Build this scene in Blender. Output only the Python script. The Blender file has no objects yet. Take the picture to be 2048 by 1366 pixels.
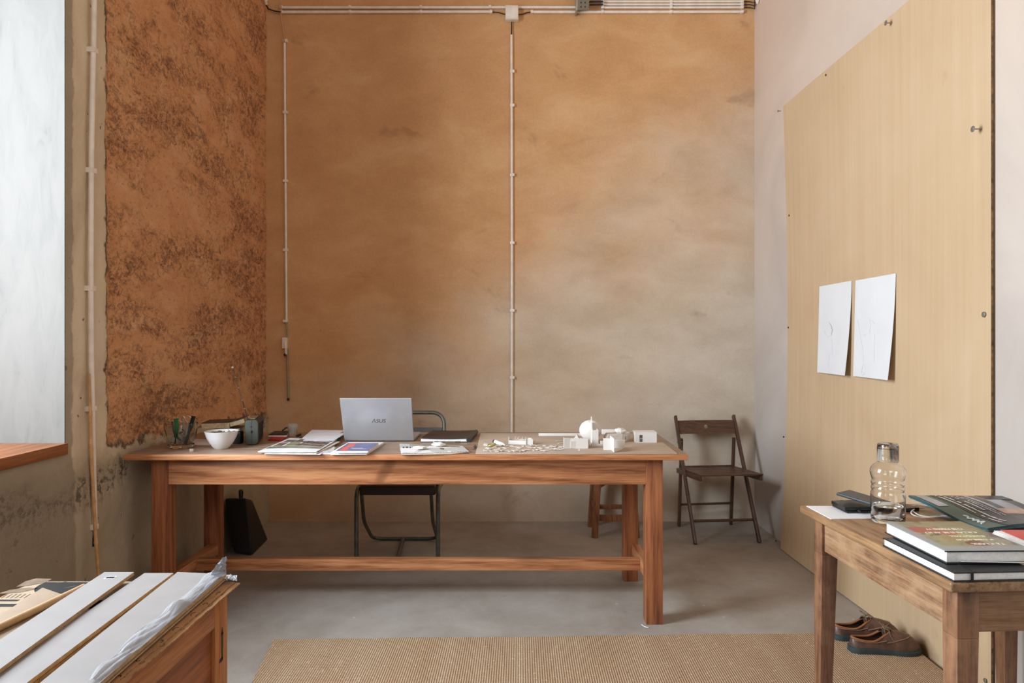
import bpy, bmesh, math, random
from mathutils import Vector, Matrix, noise
random.seed(11)
PI = math.pi
# camera model: focal length and principal point in photo pixels (2048x1366), lens height in metres
F, VX, VY, H = 1380.0, 1040.0, 682.0, 1.29
SC = bpy.context.scene
COL = SC.collection
XL, XR, YB, YR, ZC = -1.804, 1.675, 4.93, -3.4, 5.2     # room: left, right, back, rear, ceiling


def pz(px, py, z):
    s = (py - VY) / (H - z)
    return Vector(((px - VX) / s, F / s, z))


def pd(px, py, d):
    return Vector(((px - VX) * d / F, d, H - (py - VY) * d / F))


def pX(px, py, X):
    return pd(px, py, F * X / (px - VX))


def sm(a, b, x):
    t = max(0.0, min(1.0, (x - a) / (b - a)))
    return t * t * (3 - 2 * t)


def lin(c):
    return tuple(((v / 255) / 12.92 if v / 255 <= .04045 else ((v / 255 + .055) / 1.055) ** 2.4) for v in c) + (1.0,)


# ------------------------------------------------------------------ materials
def new_mat(name):
    m = bpy.data.materials.new(name)
    m.use_nodes = True
    nt = m.node_tree
    return m, nt, nt.nodes['Principled BSDF']


def nd(nt, t, **kw):
    n = nt.nodes.new(t)
    for k, v in kw.items():
        if k.startswith('i_'):
            n.inputs[k[2:].replace('_', ' ')].default_value = v
        else:
            setattr(n, k, v)
    return n


def coords(nt, scale=(1, 1, 1), kind='Object', rot=(0, 0, 0)):
    tc = nd(nt, 'ShaderNodeTexCoord')
    mp = nd(nt, 'ShaderNodeMapping')
    mp.inputs['Scale'].default_value = scale
    mp.inputs['Rotation'].default_value = rot
    nt.links.new(tc.outputs[kind], mp.inputs['Vector'])
    return mp.outputs['Vector']


def noi(nt, vec, scale, detail=4, rough=.55, dist=0.0):
    n = nd(nt, 'ShaderNodeTexNoise')
    n.inputs['Scale'].default_value = scale
    n.inputs['Detail'].default_value = detail
    n.inputs['Roughness'].default_value = rough
    n.inputs['Distortion'].default_value = dist
    nt.links.new(vec, n.inputs['Vector'])
    return n.outputs['Fac']


def ramp(nt, fac, stops):
    r = nd(nt, 'ShaderNodeValToRGB')
    e = r.color_ramp.elements
    while len(e) < len(stops):
        e.new(.5)
    for q, (p, c) in zip(e, stops):
        q.position = p
        q.color = c if len(c) == 4 else lin(c)
    nt.links.new(fac, r.inputs['Fac'])
    return r.outputs['Color']


def g(v):
    return (v, v, v, 1.0)


def mixc(nt, fac, a, b, mode='MIX'):
    n = nd(nt, 'ShaderNodeMix')
    n.data_type = 'RGBA'
    n.blend_type = mode
    for sock, v in ((n.inputs[0], fac), (n.inputs[6], a), (n.inputs[7], b)):
        if hasattr(v, 'links') or hasattr(v, 'is_linked'):
            nt.links.new(v, sock)
        else:
            sock.default_value = v if not isinstance(v, tuple) or len(v) == 4 else lin(v)
    return n.outputs[2]


def mth(nt, op, a, b=0.0):
    n = nd(nt, 'ShaderNodeMath', operation=op)
    for sock, v in ((n.inputs[0], a), (n.inputs[1], b)):
        if hasattr(v, 'is_linked'):
            nt.links.new(v, sock)
        else:
            sock.default_value = v
    return n.outputs[0]


def bump(nt, b, fac, strength=.3, dist=.01, prev=None):
    n = nd(nt, 'ShaderNodeBump')
    n.inputs['Strength'].default_value = strength
    n.inputs['Distance'].default_value = dist
    nt.links.new(fac, n.inputs['Height'])
    if prev is not None:
        nt.links.new(prev, n.inputs['Normal'])
    nt.links.new(n.outputs[0], b.inputs['Normal'])
    return n.outputs[0]


def solid(name, c, rough=.5, metal=0.0, var=.06, scale=14.0, bmp=0.0, bscale=60.0, coat=0.0):
    m, nt, b = new_mat(name)
    v = coords(nt)
    f = noi(nt, v, scale, 5)
    lo = tuple(max(0, x * (1 - var)) for x in c)
    hi = tuple(min(255, x * (1 + var)) for x in c)
    nt.links.new(ramp(nt, f, [(.3, lo), (.7, hi)]), b.inputs['Base Color'])
    b.inputs['Roughness'].default_value = rough
    b.inputs['Metallic'].default_value = metal
    if coat:
        b.inputs['Coat Weight'].default_value = coat
        b.inputs['Coat Roughness'].default_value = .1
    if bmp:
        bump(nt, b, noi(nt, v, bscale, 4), bmp, .003)
    return m


def wood(name, light, mid, dark, axis='X', sc=1.0, rough=.45, contrast=1.0, knots=True, wear=None, knot=None):
    m, nt, b = new_mat(name)
    st = {'X': (.5, 9, 9), 'Y': (9, .5, 9), 'Z': (9, 9, .5)}[axis]
    v = coords(nt, tuple(s * sc for s in st))
    warp = coords(nt, tuple((.9 if s < 1 else 2.2) * sc for s in st))
    w = noi(nt, warp, 1.3, 3, .5)
    wv = nd(nt, 'ShaderNodeTexWave', wave_type='BANDS', bands_direction='DIAGONAL')
    wv.inputs['Scale'].default_value = 1.1
    wv.inputs['Distortion'].default_value = 7.0
    wv.inputs['Detail'].default_value = 3.0
    wv.inputs['Detail Scale'].default_value = 1.1
    nt.links.new(v, wv.inputs['Vector'])
    fine = noi(nt, coords(nt, tuple(s * 4 * sc for s in st)), 3.4, 3, .6)
    f = mth(nt, 'ADD', mth(nt, 'MULTIPLY', wv.outputs['Fac'], .20 * contrast), mth(nt, 'MULTIPLY', fine, .8))
    f = mth(nt, 'ADD', f, mth(nt, 'MULTIPLY', mth(nt, 'SUBTRACT', w, .5), .5))
    c = ramp(nt, f, [(.26, dark), (.47, mid), (.70, light)])
    if knots:
        vo = nd(nt, 'ShaderNodeTexVoronoi')
        vo.inputs['Scale'].default_value = .9
        nt.links.new(coords(nt, tuple((1.2 if s < 1 else 5) * sc for s in st)), vo.inputs['Vector'])
        k = ramp(nt, vo.outputs['Distance'], [(.02, g(1)), (.16, g(0))])
        c = mixc(nt, mth(nt, 'MULTIPLY', k, .75), c, tuple(x * .55 for x in dark))
    if knot:
        sv_ = nd(nt, 'ShaderNodeSeparateXYZ')
        nt.links.new(coords(nt), sv_.inputs[0])
        kx_ = mth(nt, 'DIVIDE', mth(nt, 'ADD', mth(nt, 'SUBTRACT', sv_.outputs[0], knot[0]), mth(nt, 'MULTIPLY', mth(nt, 'SUBTRACT', sv_.outputs[2], knot[1]), -.55)), .034)
        kz_ = mth(nt, 'DIVIDE', mth(nt, 'SUBTRACT', sv_.outputs[2], knot[1]), .075)
        rr = mth(nt, 'ADD', mth(nt, 'ADD', mth(nt, 'MULTIPLY', kx_, kx_), mth(nt, 'MULTIPLY', kz_, kz_)), mth(nt, 'MULTIPLY', noi(nt, coords(nt), 24, 4), .9))
        ring = nd(nt, 'ShaderNodeMapRange', interpolation_type='SMOOTHSTEP')
        nt.links.new(rr, ring.inputs['Value'])
        ring.inputs['From Min'].default_value = 1.9
        ring.inputs['From Max'].default_value = .35
        c = mixc(nt, mth(nt, 'MULTIPLY', ring.outputs[0], .6), c, tuple(x * .72 for x in dark))
    if wear:
        wn = noi(nt, coords(nt, (1, 1, 1)), 5.0, 8, .7)
        c = mixc(nt, ramp(nt, wn, [(.45, g(0)), (.72, g(.8))]), c, wear)
    nt.links.new(c, b.inputs['Base Color'])
    b.inputs['Roughness'].default_value = rough
    bump(nt, b, fine, .12, .002)
    return m


def glass(name, c=(255, 255, 255), rough=0.0, ior=1.45):
    m, nt, b = new_mat(name)
    b.inputs['Base Color'].default_value = lin(c)
    b.inputs['Transmission Weight'].default_value = 1.0
    b.inputs['Roughness'].default_value = rough
    b.inputs['IOR'].default_value = ior
    return m


# ------------------------------------------------------------------ mesh builder
class MB:
    def __init__(self):
        self.bm = bmesh.new()
        self.mi = 0

    def _f(self, vs):
        try:
            f = self.bm.faces.new(vs)
            f.material_index = self.mi
            return f
        except ValueError:
            return None

    def hexa(self, p, bevel=0.0, seg=2):
        """p: 8 points, 0-3 bottom loop, 4-7 top loop (same order)."""
        v = [self.bm.verts.new(q) for q in p]
        fs = [self._f([v[i] for i in q]) for q in ((3, 2, 1, 0), (4, 5, 6, 7), (0, 1, 5, 4), (1, 2, 6, 5), (2, 3, 7, 6), (3, 0, 4, 7))]
        bmesh.ops.recalc_face_normals(self.bm, faces=[f for f in fs if f])
        if bevel:
            es = list({e for f in fs if f for e in f.edges})
            bmesh.ops.bevel(self.bm, geom=es, offset=bevel, segments=seg, profile=.6, affect='EDGES', material=-1)
        return self

    def box(self, x0, x1, y0, y1, z0, z1, bevel=0.0, seg=2, M=None):
        p = [Vector(q) for q in ((x0, y0, z0), (x1, y0, z0), (x1, y1, z0), (x0, y1, z0), (x0, y0, z1), (x1, y0, z1), (x1, y1, z1), (x0, y1, z1))]
        if M is not None:
            p = [M @ q for q in p]
        return self.hexa(p, bevel, seg)

    def beam(self, a, b, w, h, up=(0, 0, 1), bevel=.002):
        a, b = Vector(a), Vector(b)
        d = (b - a).normalized()
        s = d.cross(Vector(up))
        if s.length < 1e-4:
            s = d.cross(Vector((0, 1, 0)))
        s.normalize()
        u = s.cross(d).normalized()
        s, u = s * w / 2, u * h / 2
        return self.hexa([a - s - u, a + s - u, a + s + u, a - s + u, b - s - u, b + s - u, b + s + u, b - s + u], bevel)

    def prism(self, bot, top, bevel=0.0):
        n = len(bot)
        b = [self.bm.verts.new(q) for q in bot]
        t = [self.bm.verts.new(q) for q in top]
        fs = [self._f(b[::-1]), self._f(t)]
        for i in range(n):
            fs.append(self._f([b[i], b[(i + 1) % n], t[(i + 1) % n], t[i]]))
        fs = [f for f in fs if f]
        bmesh.ops.recalc_face_normals(self.bm, faces=fs)
        if bevel:
            bmesh.ops.bevel(self.bm, geom=list({e for f in fs for e in f.edges}), offset=bevel, segments=2, profile=.6, affect='EDGES', material=-1)
        return self

    def tube(self, pts, r, n=10, closed=False):
        pts = [Vector(p) for p in pts]
        m = len(pts)
        rr = r if isinstance(r, (list, tuple)) else [r] * m
        rings = []
        ref = None
        for i, p in enumerate(pts):
            a = pts[(i - 1) % m] if (closed or i > 0) else p
            c = pts[(i + 1) % m] if (closed or i < m - 1) else p
            t = (c - a).normalized()
            if ref is None:
                ref = t.orthogonal().normalized()
            ref = (ref - t * ref.dot(t))
            if ref.length < 1e-5:
                ref = t.orthogonal()
            ref.normalize()
            q = t.cross(ref)
            rings.append([self.bm.verts.new(p + (ref * math.cos(2 * PI * k / n) + q * math.sin(2 * PI * k / n)) * rr[i]) for k in range(n)])
        fs = []
        for i in range(m if closed else m - 1):
            A, B = rings[i], rings[(i + 1) % m]
            for k in range(n):
                fs.append(self._f([A[k], A[(k + 1) % n], B[(k + 1) % n], B[k]]))
        if not closed:
            fs += [self._f(rings[0][::-1]), self._f(rings[-1])]
        bmesh.ops.recalc_face_normals(self.bm, faces=[f for f in fs if f])
        return self

    def lathe(self, prof, n=40, c=(0, 0, 0), M=None, flute=None):
        """prof: (radius, z) from bottom to top; r == 0 closes an end."""
        c = Vector(c)
        rings = []
        for j, (r, z) in enumerate(prof):
            if r < 1e-6:
                q = Vector((0, 0, z))
                rings.append([self.bm.verts.new((M @ q if M else q) + c)])
            else:
                ring = []
                for k in range(n):
                    rr = r * (flute(j, k, n) if flute else 1)
                    q = Vector((rr * math.cos(2 * PI * k / n), rr * math.sin(2 * PI * k / n), z))
                    ring.append(self.bm.verts.new((M @ q if M else q) + c))
                rings.append(ring)
        fs = []
        for A, B in zip(rings, rings[1:]):
            for k in range(n):
                k2 = (k + 1) % n
                if len(A) == 1 and len(B) == 1:
                    continue
                if len(A) == 1:
                    fs.append(self._f([A[0], B[k2], B[k]]))
                elif len(B) == 1:
                    fs.append(self._f([A[k], A[k2], B[0]]))
                else:
                    fs.append(self._f([A[k], A[k2], B[k2], B[k]]))
        bmesh.ops.recalc_face_normals(self.bm, faces=[f for f in fs if f])
        return self

    def sheet(self, fn, nu, nv, th=0.0):
        """grid surface fn(u, v) -> point, given real thickness th."""
        G = [[Vector(fn(i / nu, j / nv)) for j in range(nv + 1)] for i in range(nu + 1)]

        def nrm(i, j):
            a = G[min(i + 1, nu)][j] - G[max(i - 1, 0)][j]
            b = G[i][min(j + 1, nv)] - G[i][max(j - 1, 0)]
            q = a.cross(b)
            return q.normalized() if q.length > 1e-12 else Vector((0, 0, 1))
        T = [[self.bm.verts.new(G[i][j]) for j in range(nv + 1)] for i in range(nu + 1)]
        for i in range(nu):
            for j in range(nv):
                self._f([T[i][j], T[i + 1][j], T[i + 1][j + 1], T[i][j + 1]])
        if th:
            B = [[self.bm.verts.new(G[i][j] - nrm(i, j) * th) for j in range(nv + 1)] for i in range(nu + 1)]
            for i in range(nu):
                for j in range(nv):
                    self._f([B[i][j], B[i][j + 1], B[i + 1][j + 1], B[i + 1][j]])
            for i in range(nu):
                self._f([T[i + 1][0], T[i][0], B[i][0], B[i + 1][0]])
                self._f([T[i][nv], T[i + 1][nv], B[i + 1][nv], B[i][nv]])
            for j in range(nv):
                self._f([T[0][j], T[0][j + 1], B[0][j + 1], B[0][j]])
                self._f([T[nu][j + 1], T[nu][j], B[nu][j], B[nu][j + 1]])
        return self

    def ball(self, c, r, n=12, scale=(1, 1, 1)):
        c = Vector(c)
        prof = [(r * math.sin(PI * k / n), -r * math.cos(PI * k / n)) for k in range(n + 1)]
        M = Matrix.Diagonal((*scale, 1))
        return self.lathe([(a if 0 < i < n else 0, b) for i, (a, b) in enumerate(prof)], n * 2, c, M)

    def build(self, name, mats, parent=None, world=True, smooth=38, mod=None):
        me = bpy.data.meshes.new(name)
        if not isinstance(mats, (list, tuple)):
            mats = [mats]
        for m in mats:
            me.materials.append(m)
        o = bpy.data.objects.new(name, me)
        if parent is not None:
            root = parent
            while root.parent:
                root = root.parent
            if world:
                R = Matrix.Translation(root.location) @ root.rotation_euler.to_matrix().to_4x4()
                self.bm.transform(R.inverted())
            o.parent = parent
            if parent is not root and parent.type == 'MESH':
                pass
        else:
            vs = [v.co for v in self.bm.verts]
            lo = Vector([min(v[i] for v in vs) for i in range(3)])
            hi = Vector([max(v[i] for v in vs) for i in range(3)])
            c = Vector(((lo.x + hi.x) / 2, (lo.y + hi.y) / 2, lo.z))
            self.bm.transform(Matrix.Translation(-c))
            o.location = c
        self.bm.to_mesh(me)
        self.bm.free()
        if smooth:
            for p in me.polygons:
                p.use_smooth = True
            me.set_sharp_from_angle(angle=math.radians(smooth))
        COL.objects.link(o)
        return o


def tag(o, label, cat, group=None, kind=None):
    o['label'] = label
    o['category'] = cat
    if group:
        o['group'] = group
    if kind:
        o['kind'] = kind
    return o


def thing(name, label, cat, loc, rz=0.0, group=None):
    o = bpy.data.objects.new(name, None)
    o.empty_display_size = .05
    COL.objects.link(o)
    o.location = loc
    o.rotation_euler = (0, 0, rz)
    return tag(o, label, cat, group)


def struct(o, label=None, cat=None):
    o['kind'] = 'structure'
    if label:
        o['label'] = label
        o['category'] = cat
    return o


def lettering(body, size, M, mat, parent, name='lettering', shear=0.0, align='CENTER', ext=.00025, offset=0.0):
    cu = bpy.data.curves.new(name, 'FONT')
    cu.body, cu.size, cu.shear, cu.align_x, cu.align_y, cu.extrude, cu.offset = body, size, shear, align, 'CENTER', ext, offset
    cu.resolution_u = 3
    t = bpy.data.objects.new(name + '_outline', cu)
    COL.objects.link(t)
    bpy.context.view_layer.update()
    dg = bpy.context.evaluated_depsgraph_get()
    me = bpy.data.meshes.new_from_object(t.evaluated_get(dg))
    bpy.data.objects.remove(t)
    bpy.data.curves.remove(cu)
    root = parent
    while root.parent:
        root = root.parent
    R = Matrix.Translation(root.location) @ root.rotation_euler.to_matrix().to_4x4()
    me.transform(R.inverted() @ M)
    me.materials.clear()
    me.materials.append(mat)
    me.name = name
    o = bpy.data.objects.new(name, me)
    o.parent = parent
    COL.objects.link(o)
    return o


def frame(o, x, y):
    """matrix whose local X, Y are the given directions, origin o"""
    x, y = Vector(x).normalized(), Vector(y).normalized()
    z = x.cross(y).normalized()
    y = z.cross(x)
    return Matrix(((x.x, y.x, z.x, o[0]), (x.y, y.y, z.y, o[1]), (x.z, y.z, z.z, o[2]), (0, 0, 0, 1)))


def arc(c, r, a0, a1, n, fn):
    return [fn(c[0] + r * math.cos(a0 + (a1 - a0) * k / n), c[1] + r * math.sin(a0 + (a1 - a0) * k / n)) for k in range(n + 1)]


def fillet(pts, r, n=6):
    """round the inner corners of a polyline"""
    pts = [Vector(p) for p in pts]
    out = [pts[0]]
    for i in range(1, len(pts) - 1):
        a, p, b = pts[i - 1], pts[i], pts[i + 1]
        d1, d2 = (a - p), (b - p)
        l = min(r, d1.length * .49, d2.length * .49)
        s, e = p + d1.normalized() * l, p + d2.normalized() * l
        for k in range(n + 1):
            t = k / n
            out.append(s * (1 - t) ** 2 + p * 2 * t * (1 - t) + e * t * t)
    out.append(pts[-1])
    return out


# ------------------------------------------------------------------ camera
cd = bpy.data.cameras.new('camera')
cam = bpy.data.objects.new('camera', cd)
COL.objects.link(cam)
cam.location = (0, 0, H)
cam.rotation_euler = (PI / 2, 0, 0)
cd.sensor_width = 36.0
cd.lens = F * 36.0 / 2048
cd.shift_x = (1024 - VX) / 2048
cd.shift_y = (VY - 683) / 2048
cd.clip_start = .05
SC.camera = cam

# ------------------------------------------------------------------ shared materials
M_white_paint = solid('ivory_plastic', (234, 224, 212), .4, var=.05)
M_black_cable = solid('black_rubber', (24, 22, 22), .55)
M_paper = solid('white_paper', (232, 232, 234), .8, var=.02)
M_black = solid('black_ink', (20, 20, 22), .6)
M_card_white = solid('white_foamboard', (218, 213, 208), .75, var=.02)
M_steel = solid('zinc_steel', (150, 148, 142), .35, .8)
M_cream_pages = solid('cream_page_block', (205, 185, 150), .85, var=.1, scale=90)
M_white_pages = solid('white_page_block', (236, 234, 232), .8, var=.04, scale=120)
M_glass = glass('clear_glass')
# ================================================================== ROOM
def posn(nt):
    gm = nd(nt, 'ShaderNodeNewGeometry')
    sp = nd(nt, 'ShaderNodeSeparateXYZ')
    nt.links.new(gm.outputs['Position'], sp.inputs[0])
    return gm.outputs['Position'], sp.outputs


def vscale(nt, vec, s):
    mp = nd(nt, 'ShaderNodeMapping')
    mp.inputs['Scale'].default_value = s
    nt.links.new(vec, mp.inputs['Vector'])
    return mp.outputs['Vector']


def step(nt, v, a, b):
    n = nd(nt, 'ShaderNodeMapRange', interpolation_type='SMOOTHSTEP')
    nt.links.new(v, n.inputs['Value'])
    n.inputs['From Min'].default_value = a
    n.inputs['From Max'].default_value = b
    return n.outputs[0]


# --- back wall: trowelled clay plaster, cloudy ochre with grey-beige patches
m_back, nt, b = new_mat('ochre_clay_plaster')
P, xyz = posn(nt)
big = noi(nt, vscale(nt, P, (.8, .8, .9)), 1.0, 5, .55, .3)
mid = noi(nt, vscale(nt, P, (.9, 1, 1.5)), 2.6, 7, .62, .25)
fine = noi(nt, P, 60, 3, .6)
c = ramp(nt, mid, [(.25, (194, 144, 95)), (.5, (208, 159, 110)), (.75, (220, 177, 130))])
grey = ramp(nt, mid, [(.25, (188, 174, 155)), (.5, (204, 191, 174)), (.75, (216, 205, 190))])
# noise patches of grey; cooler light low and right is painted into the colour
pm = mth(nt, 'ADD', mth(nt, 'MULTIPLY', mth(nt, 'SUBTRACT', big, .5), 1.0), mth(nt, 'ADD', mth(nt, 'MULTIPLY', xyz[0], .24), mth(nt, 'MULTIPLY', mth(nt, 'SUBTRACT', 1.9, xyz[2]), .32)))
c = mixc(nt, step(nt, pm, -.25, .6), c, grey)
spots = noi(nt, vscale(nt, P, (1, 1, 1.6)), 2.4, 4, .6, .4)
c = mixc(nt, mth(nt, 'MULTIPLY', step(nt, spots, .62, .74), .38), c, (126, 98, 72))
v = nd(nt, 'ShaderNodeTexVoronoi')
v.inputs['Scale'].default_value = 2.2
nt.links.new(P, v.inputs['Vector'])
c = mixc(nt, mth(nt, 'MULTIPLY', ramp(nt, v.outputs['Distance'], [(.012, g(1)), (.02, g(0))]), .6), c, (120, 70, 44))
c = mixc(nt, .08, c, ramp(nt, fine, [(.3, (120, 84, 52)), (.7, (230, 190, 150))]))
nt.links.new(c, b.inputs['Base Color'])
b.inputs['Roughness'].default_value = .9
bump(nt, b, mth(nt, 'ADD', mid, mth(nt, 'MULTIPLY', fine, .1)), .10, .012)

# --- right wall: pale smooth lime plaster
m_right, nt, b = new_mat('pale_lime_plaster')
P, xyz = posn(nt)
big = noi(nt, vscale(nt, P, (1, .9, .9)), 1.2, 5, .55, .8)
c = ramp(nt, big, [(.3, (184, 171, 162)), (.55, (192, 182, 175)), (.8, (200, 193, 189))])
tint = step(nt, mth(nt, 'ADD', mth(nt, 'MULTIPLY', mth(nt, 'SUBTRACT', xyz[2], 1.6), .5), mth(nt, 'MULTIPLY', mth(nt, 'SUBTRACT', big, .5), 1.4)), -.4, 1.0)
c = mixc(nt, mth(nt, 'MULTIPLY', tint, .55), c, (226, 200, 176))  # warm light high on the wall painted into the plaster colour
nt.links.new(c, b.inputs['Base Color'])
b.inputs['Roughness'].default_value = .9
bump(nt, b, noi(nt, P, 90, 4, .6), .12, .004)

# --- left wall: grey-brown concrete with an exposed rust-red rammed earth field
m_left, nt, b = new_mat('concrete_and_red_earth')
P, xyz = posn(nt)
e1 = noi(nt, vscale(nt, P, (1, 3, 3)), 5.0, 5, .65)
e1c = mth(nt, 'SUBTRACT', e1, .5)
ry = step(nt, mth(nt, 'ADD', xyz[1], mth(nt, 'MULTIPLY', e1c, .10)), 3.0, 3.03)
rz = step(nt, mth(nt, 'ADD', mth(nt, 'ADD', xyz[2], mth(nt, 'MULTIPLY', xyz[1], .03)), mth(nt, 'MULTIPLY', e1c, .16)), .895, .94)
red = mth(nt, 'MULTIPLY', ry, rz)
patch = noi(nt, vscale(nt, P, (1, .7, 2.1)), 2.3, 6, .66, .5)
pits = noi(nt, vscale(nt, P, (8, 9, 13)), 2.2, 7, .74, .9)
grit = noi(nt, vscale(nt, P, (1, 1, 1)), 70, 4, .7)
pitm = mth(nt, 'ADD', mth(nt, 'MULTIPLY', pits, .75), mth(nt, 'MULTIPLY', patch, .42))
cr = ramp(nt, noi(nt, vscale(nt, P, (1, 1, 1.2)), 2.8, 6, .6, 1.4), [(.25, (208, 148, 102)), (.5, (226, 166, 118)), (.78, (236, 188, 144))])
cr = mixc(nt, mth(nt, 'MULTIPLY', step(nt, pitm, .56, .72), .62), cr, (92, 52, 36))
pits2 = noi(nt, vscale(nt, P, (14, 22, 26)), 2.0, 6, .7, 1.2)
pits3 = noi(nt, vscale(nt, P, (20, 26, 40)), 2.3, 5, .7, .8)
cr = mixc(nt, mth(nt, 'MULTIPLY', step(nt, pits3, .59, .67), .6), cr, (84, 50, 38))
cr = mixc(nt, mth(nt, 'MULTIPLY', mth(nt, 'MULTIPLY', step(nt, pits2, .48, .62), step(nt, patch, .38, .60)), .68), cr, (84, 49, 36))
cr = mixc(nt, mth(nt, 'MULTIPLY', step(nt, grit, .62, .74), .3), cr, (206, 156, 112))
cc = ramp(nt, noi(nt, vscale(nt, P, (1, 1.4, 1)), 2.6, 6, .6, .8), [(.25, (194, 176, 150)), (.5, (214, 197, 170)), (.75, (228, 213, 188))])
holes = noi(nt, vscale(nt, P, (1, 1, 1)), 22, 3, .5)
cc = mixc(nt, mth(nt, 'MULTIPLY', step(nt, holes, .70, .74), .8), cc, (60, 48, 38))
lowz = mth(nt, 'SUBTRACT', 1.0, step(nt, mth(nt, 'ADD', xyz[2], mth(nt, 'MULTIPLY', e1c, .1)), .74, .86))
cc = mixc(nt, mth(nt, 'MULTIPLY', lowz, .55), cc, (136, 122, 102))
# honeycombed pour line under the sill
hz = mth(nt, 'MULTIPLY', step(nt, xyz[2], .56, .66), mth(nt, 'SUBTRACT', 1.0, step(nt, xyz[2], .74, .80)))
hc = mth(nt, 'MULTIPLY', hz, step(nt, noi(nt, vscale(nt, P, (1, 1, 1.5)), 2.6, 3), .45, .6))
cc = mixc(nt, mth(nt, 'MULTIPLY', mth(nt, 'MULTIPLY', hc, step(nt, noi(nt, P, 34, 4, .7), .48, .6)), .8), cc, (66, 58, 46))
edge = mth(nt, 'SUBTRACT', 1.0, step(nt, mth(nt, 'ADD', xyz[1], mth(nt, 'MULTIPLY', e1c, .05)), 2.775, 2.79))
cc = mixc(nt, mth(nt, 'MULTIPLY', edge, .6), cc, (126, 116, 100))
col = mixc(nt, red, cc, cr)
crack = mth(nt, 'MULTIPLY', mth(nt, 'MULTIPLY', red, mth(nt, 'SUBTRACT', 1.0, red)), 3.2)
col = mixc(nt, mth(nt, 'MULTIPLY', crack, step(nt, noi(nt, P, 9, 3), .42, .56)), col, (44, 34, 26))
nt.links.new(col, b.inputs['Base Color'])
b.inputs['Roughness'].default_value = .92
hh = mth(nt, 'ADD', mth(nt, 'MULTIPLY', mth(nt, 'MULTIPLY', pitm, red), -1.2), mth(nt, 'ADD', mth(nt, 'MULTIPLY', grit, .18), mth(nt, 'ADD', mth(nt, 'MULTIPLY', holes, -.12), mth(nt, 'MULTIPLY', mth(nt, 'MULTIPLY', hc, noi(nt, P, 34, 4, .7)), -1.0))))
bump(nt, b, hh, .6, .03)

# --- floor: worn grey-brown screed
m_floor, nt, b = new_mat('worn_screed')
P, xyz = posn(nt)
big = noi(nt, P, 1.3, 6, .6, .8)
mid = noi(nt, P, 6, 6, .65, .4)
gr = noi(nt, P, 130, 3, .6)
c = ramp(nt, mth(nt, 'ADD', mth(nt, 'MULTIPLY', big, .6), mth(nt, 'MULTIPLY', mid, .4)), [(.3, (136, 128, 119)), (.5, (158, 151, 144)), (.72, (176, 171, 166))])
c = mixc(nt, mth(nt, 'MULTIPLY', step(nt, gr, .55, .72), .28), c, (205, 196, 186))
c = mixc(nt, mth(nt, 'MULTIPLY', step(nt, noi(nt, P, 9, 5, .7), .66, .74), .35), c, (92, 80, 70))
vs = nd(nt, 'ShaderNodeTexVoronoi')
vs.inputs['Scale'].default_value = 7
nt.links.new(P, vs.inputs['Vector'])
c = mixc(nt, mth(nt, 'MULTIPLY', ramp(nt, vs.outputs['Distance'], [(.03, g(1)), (.05, g(0))]), .7), c, (206, 198, 186))
nt.links.new(c, b.inputs['Base Color'])
b.inputs['Roughness'].default_value = .72
bump(nt, b, mth(nt, 'ADD', mid, mth(nt, 'MULTIPLY', gr, .3)), .1, .006)

m_ceil = wood('pale_ceiling_boards', (226, 196, 164), (212, 178, 142), (184, 146, 108), 'X', .6, .6)
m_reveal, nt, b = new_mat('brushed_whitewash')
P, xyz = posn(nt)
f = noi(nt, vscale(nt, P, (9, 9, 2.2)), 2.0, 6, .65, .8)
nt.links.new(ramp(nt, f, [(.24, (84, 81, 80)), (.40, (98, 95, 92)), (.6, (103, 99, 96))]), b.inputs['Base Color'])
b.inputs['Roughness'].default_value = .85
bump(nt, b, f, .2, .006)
m_sill = wood('orange_varnished_sill', (160, 104, 62), (142, 84, 46), (112, 62, 32), 'Y', 1.2, .4)
m_frame = solid('grey_window_frame', (120, 120, 118), .5)

W1 = (1.2, 2.739, .885, 3.3)      # window_1: y0, y1, z0, z1
W2 = (-2.5, -.35, 1.5, 4.6)
XO = -2.55                         # outer face of the thick left wall


def left_x(y, z):
    q = Vector((y * 1.6, z * 1.6, 3.1))
    d = noise.fractal(q * 2.2, 1.0, 2.0, 4) * .006 + noise.noise(q * 14) * .0022
    r = sm(3.0, 3.04, y) * sm(.77, .83, z)
    d += r * (noise.fractal(Vector((y * 7, z * 9, 7)), 1.0, 2.0, 4) * .006 - .010)
    if z < .80:
        d += .008 * sm(.80, .72, z) * max(0, 1 + noise.noise(Vector((y * 5, z * 6, 1))))
    k = sm(2.739, 2.79, y) if z > .86 else 1
    return XL + d * k


def add_sheet(mb, ya, yb, za, zb, res):
    nu, nv = max(1, int((yb - ya) / res)), max(1, int((zb - za) / res))
    mb.sheet(lambda u, v: (left_x(ya + (yb - ya) * u, za + (zb - za) * v), ya + (yb - ya) * u, za + (zb - za) * v), nu, nv)


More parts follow.
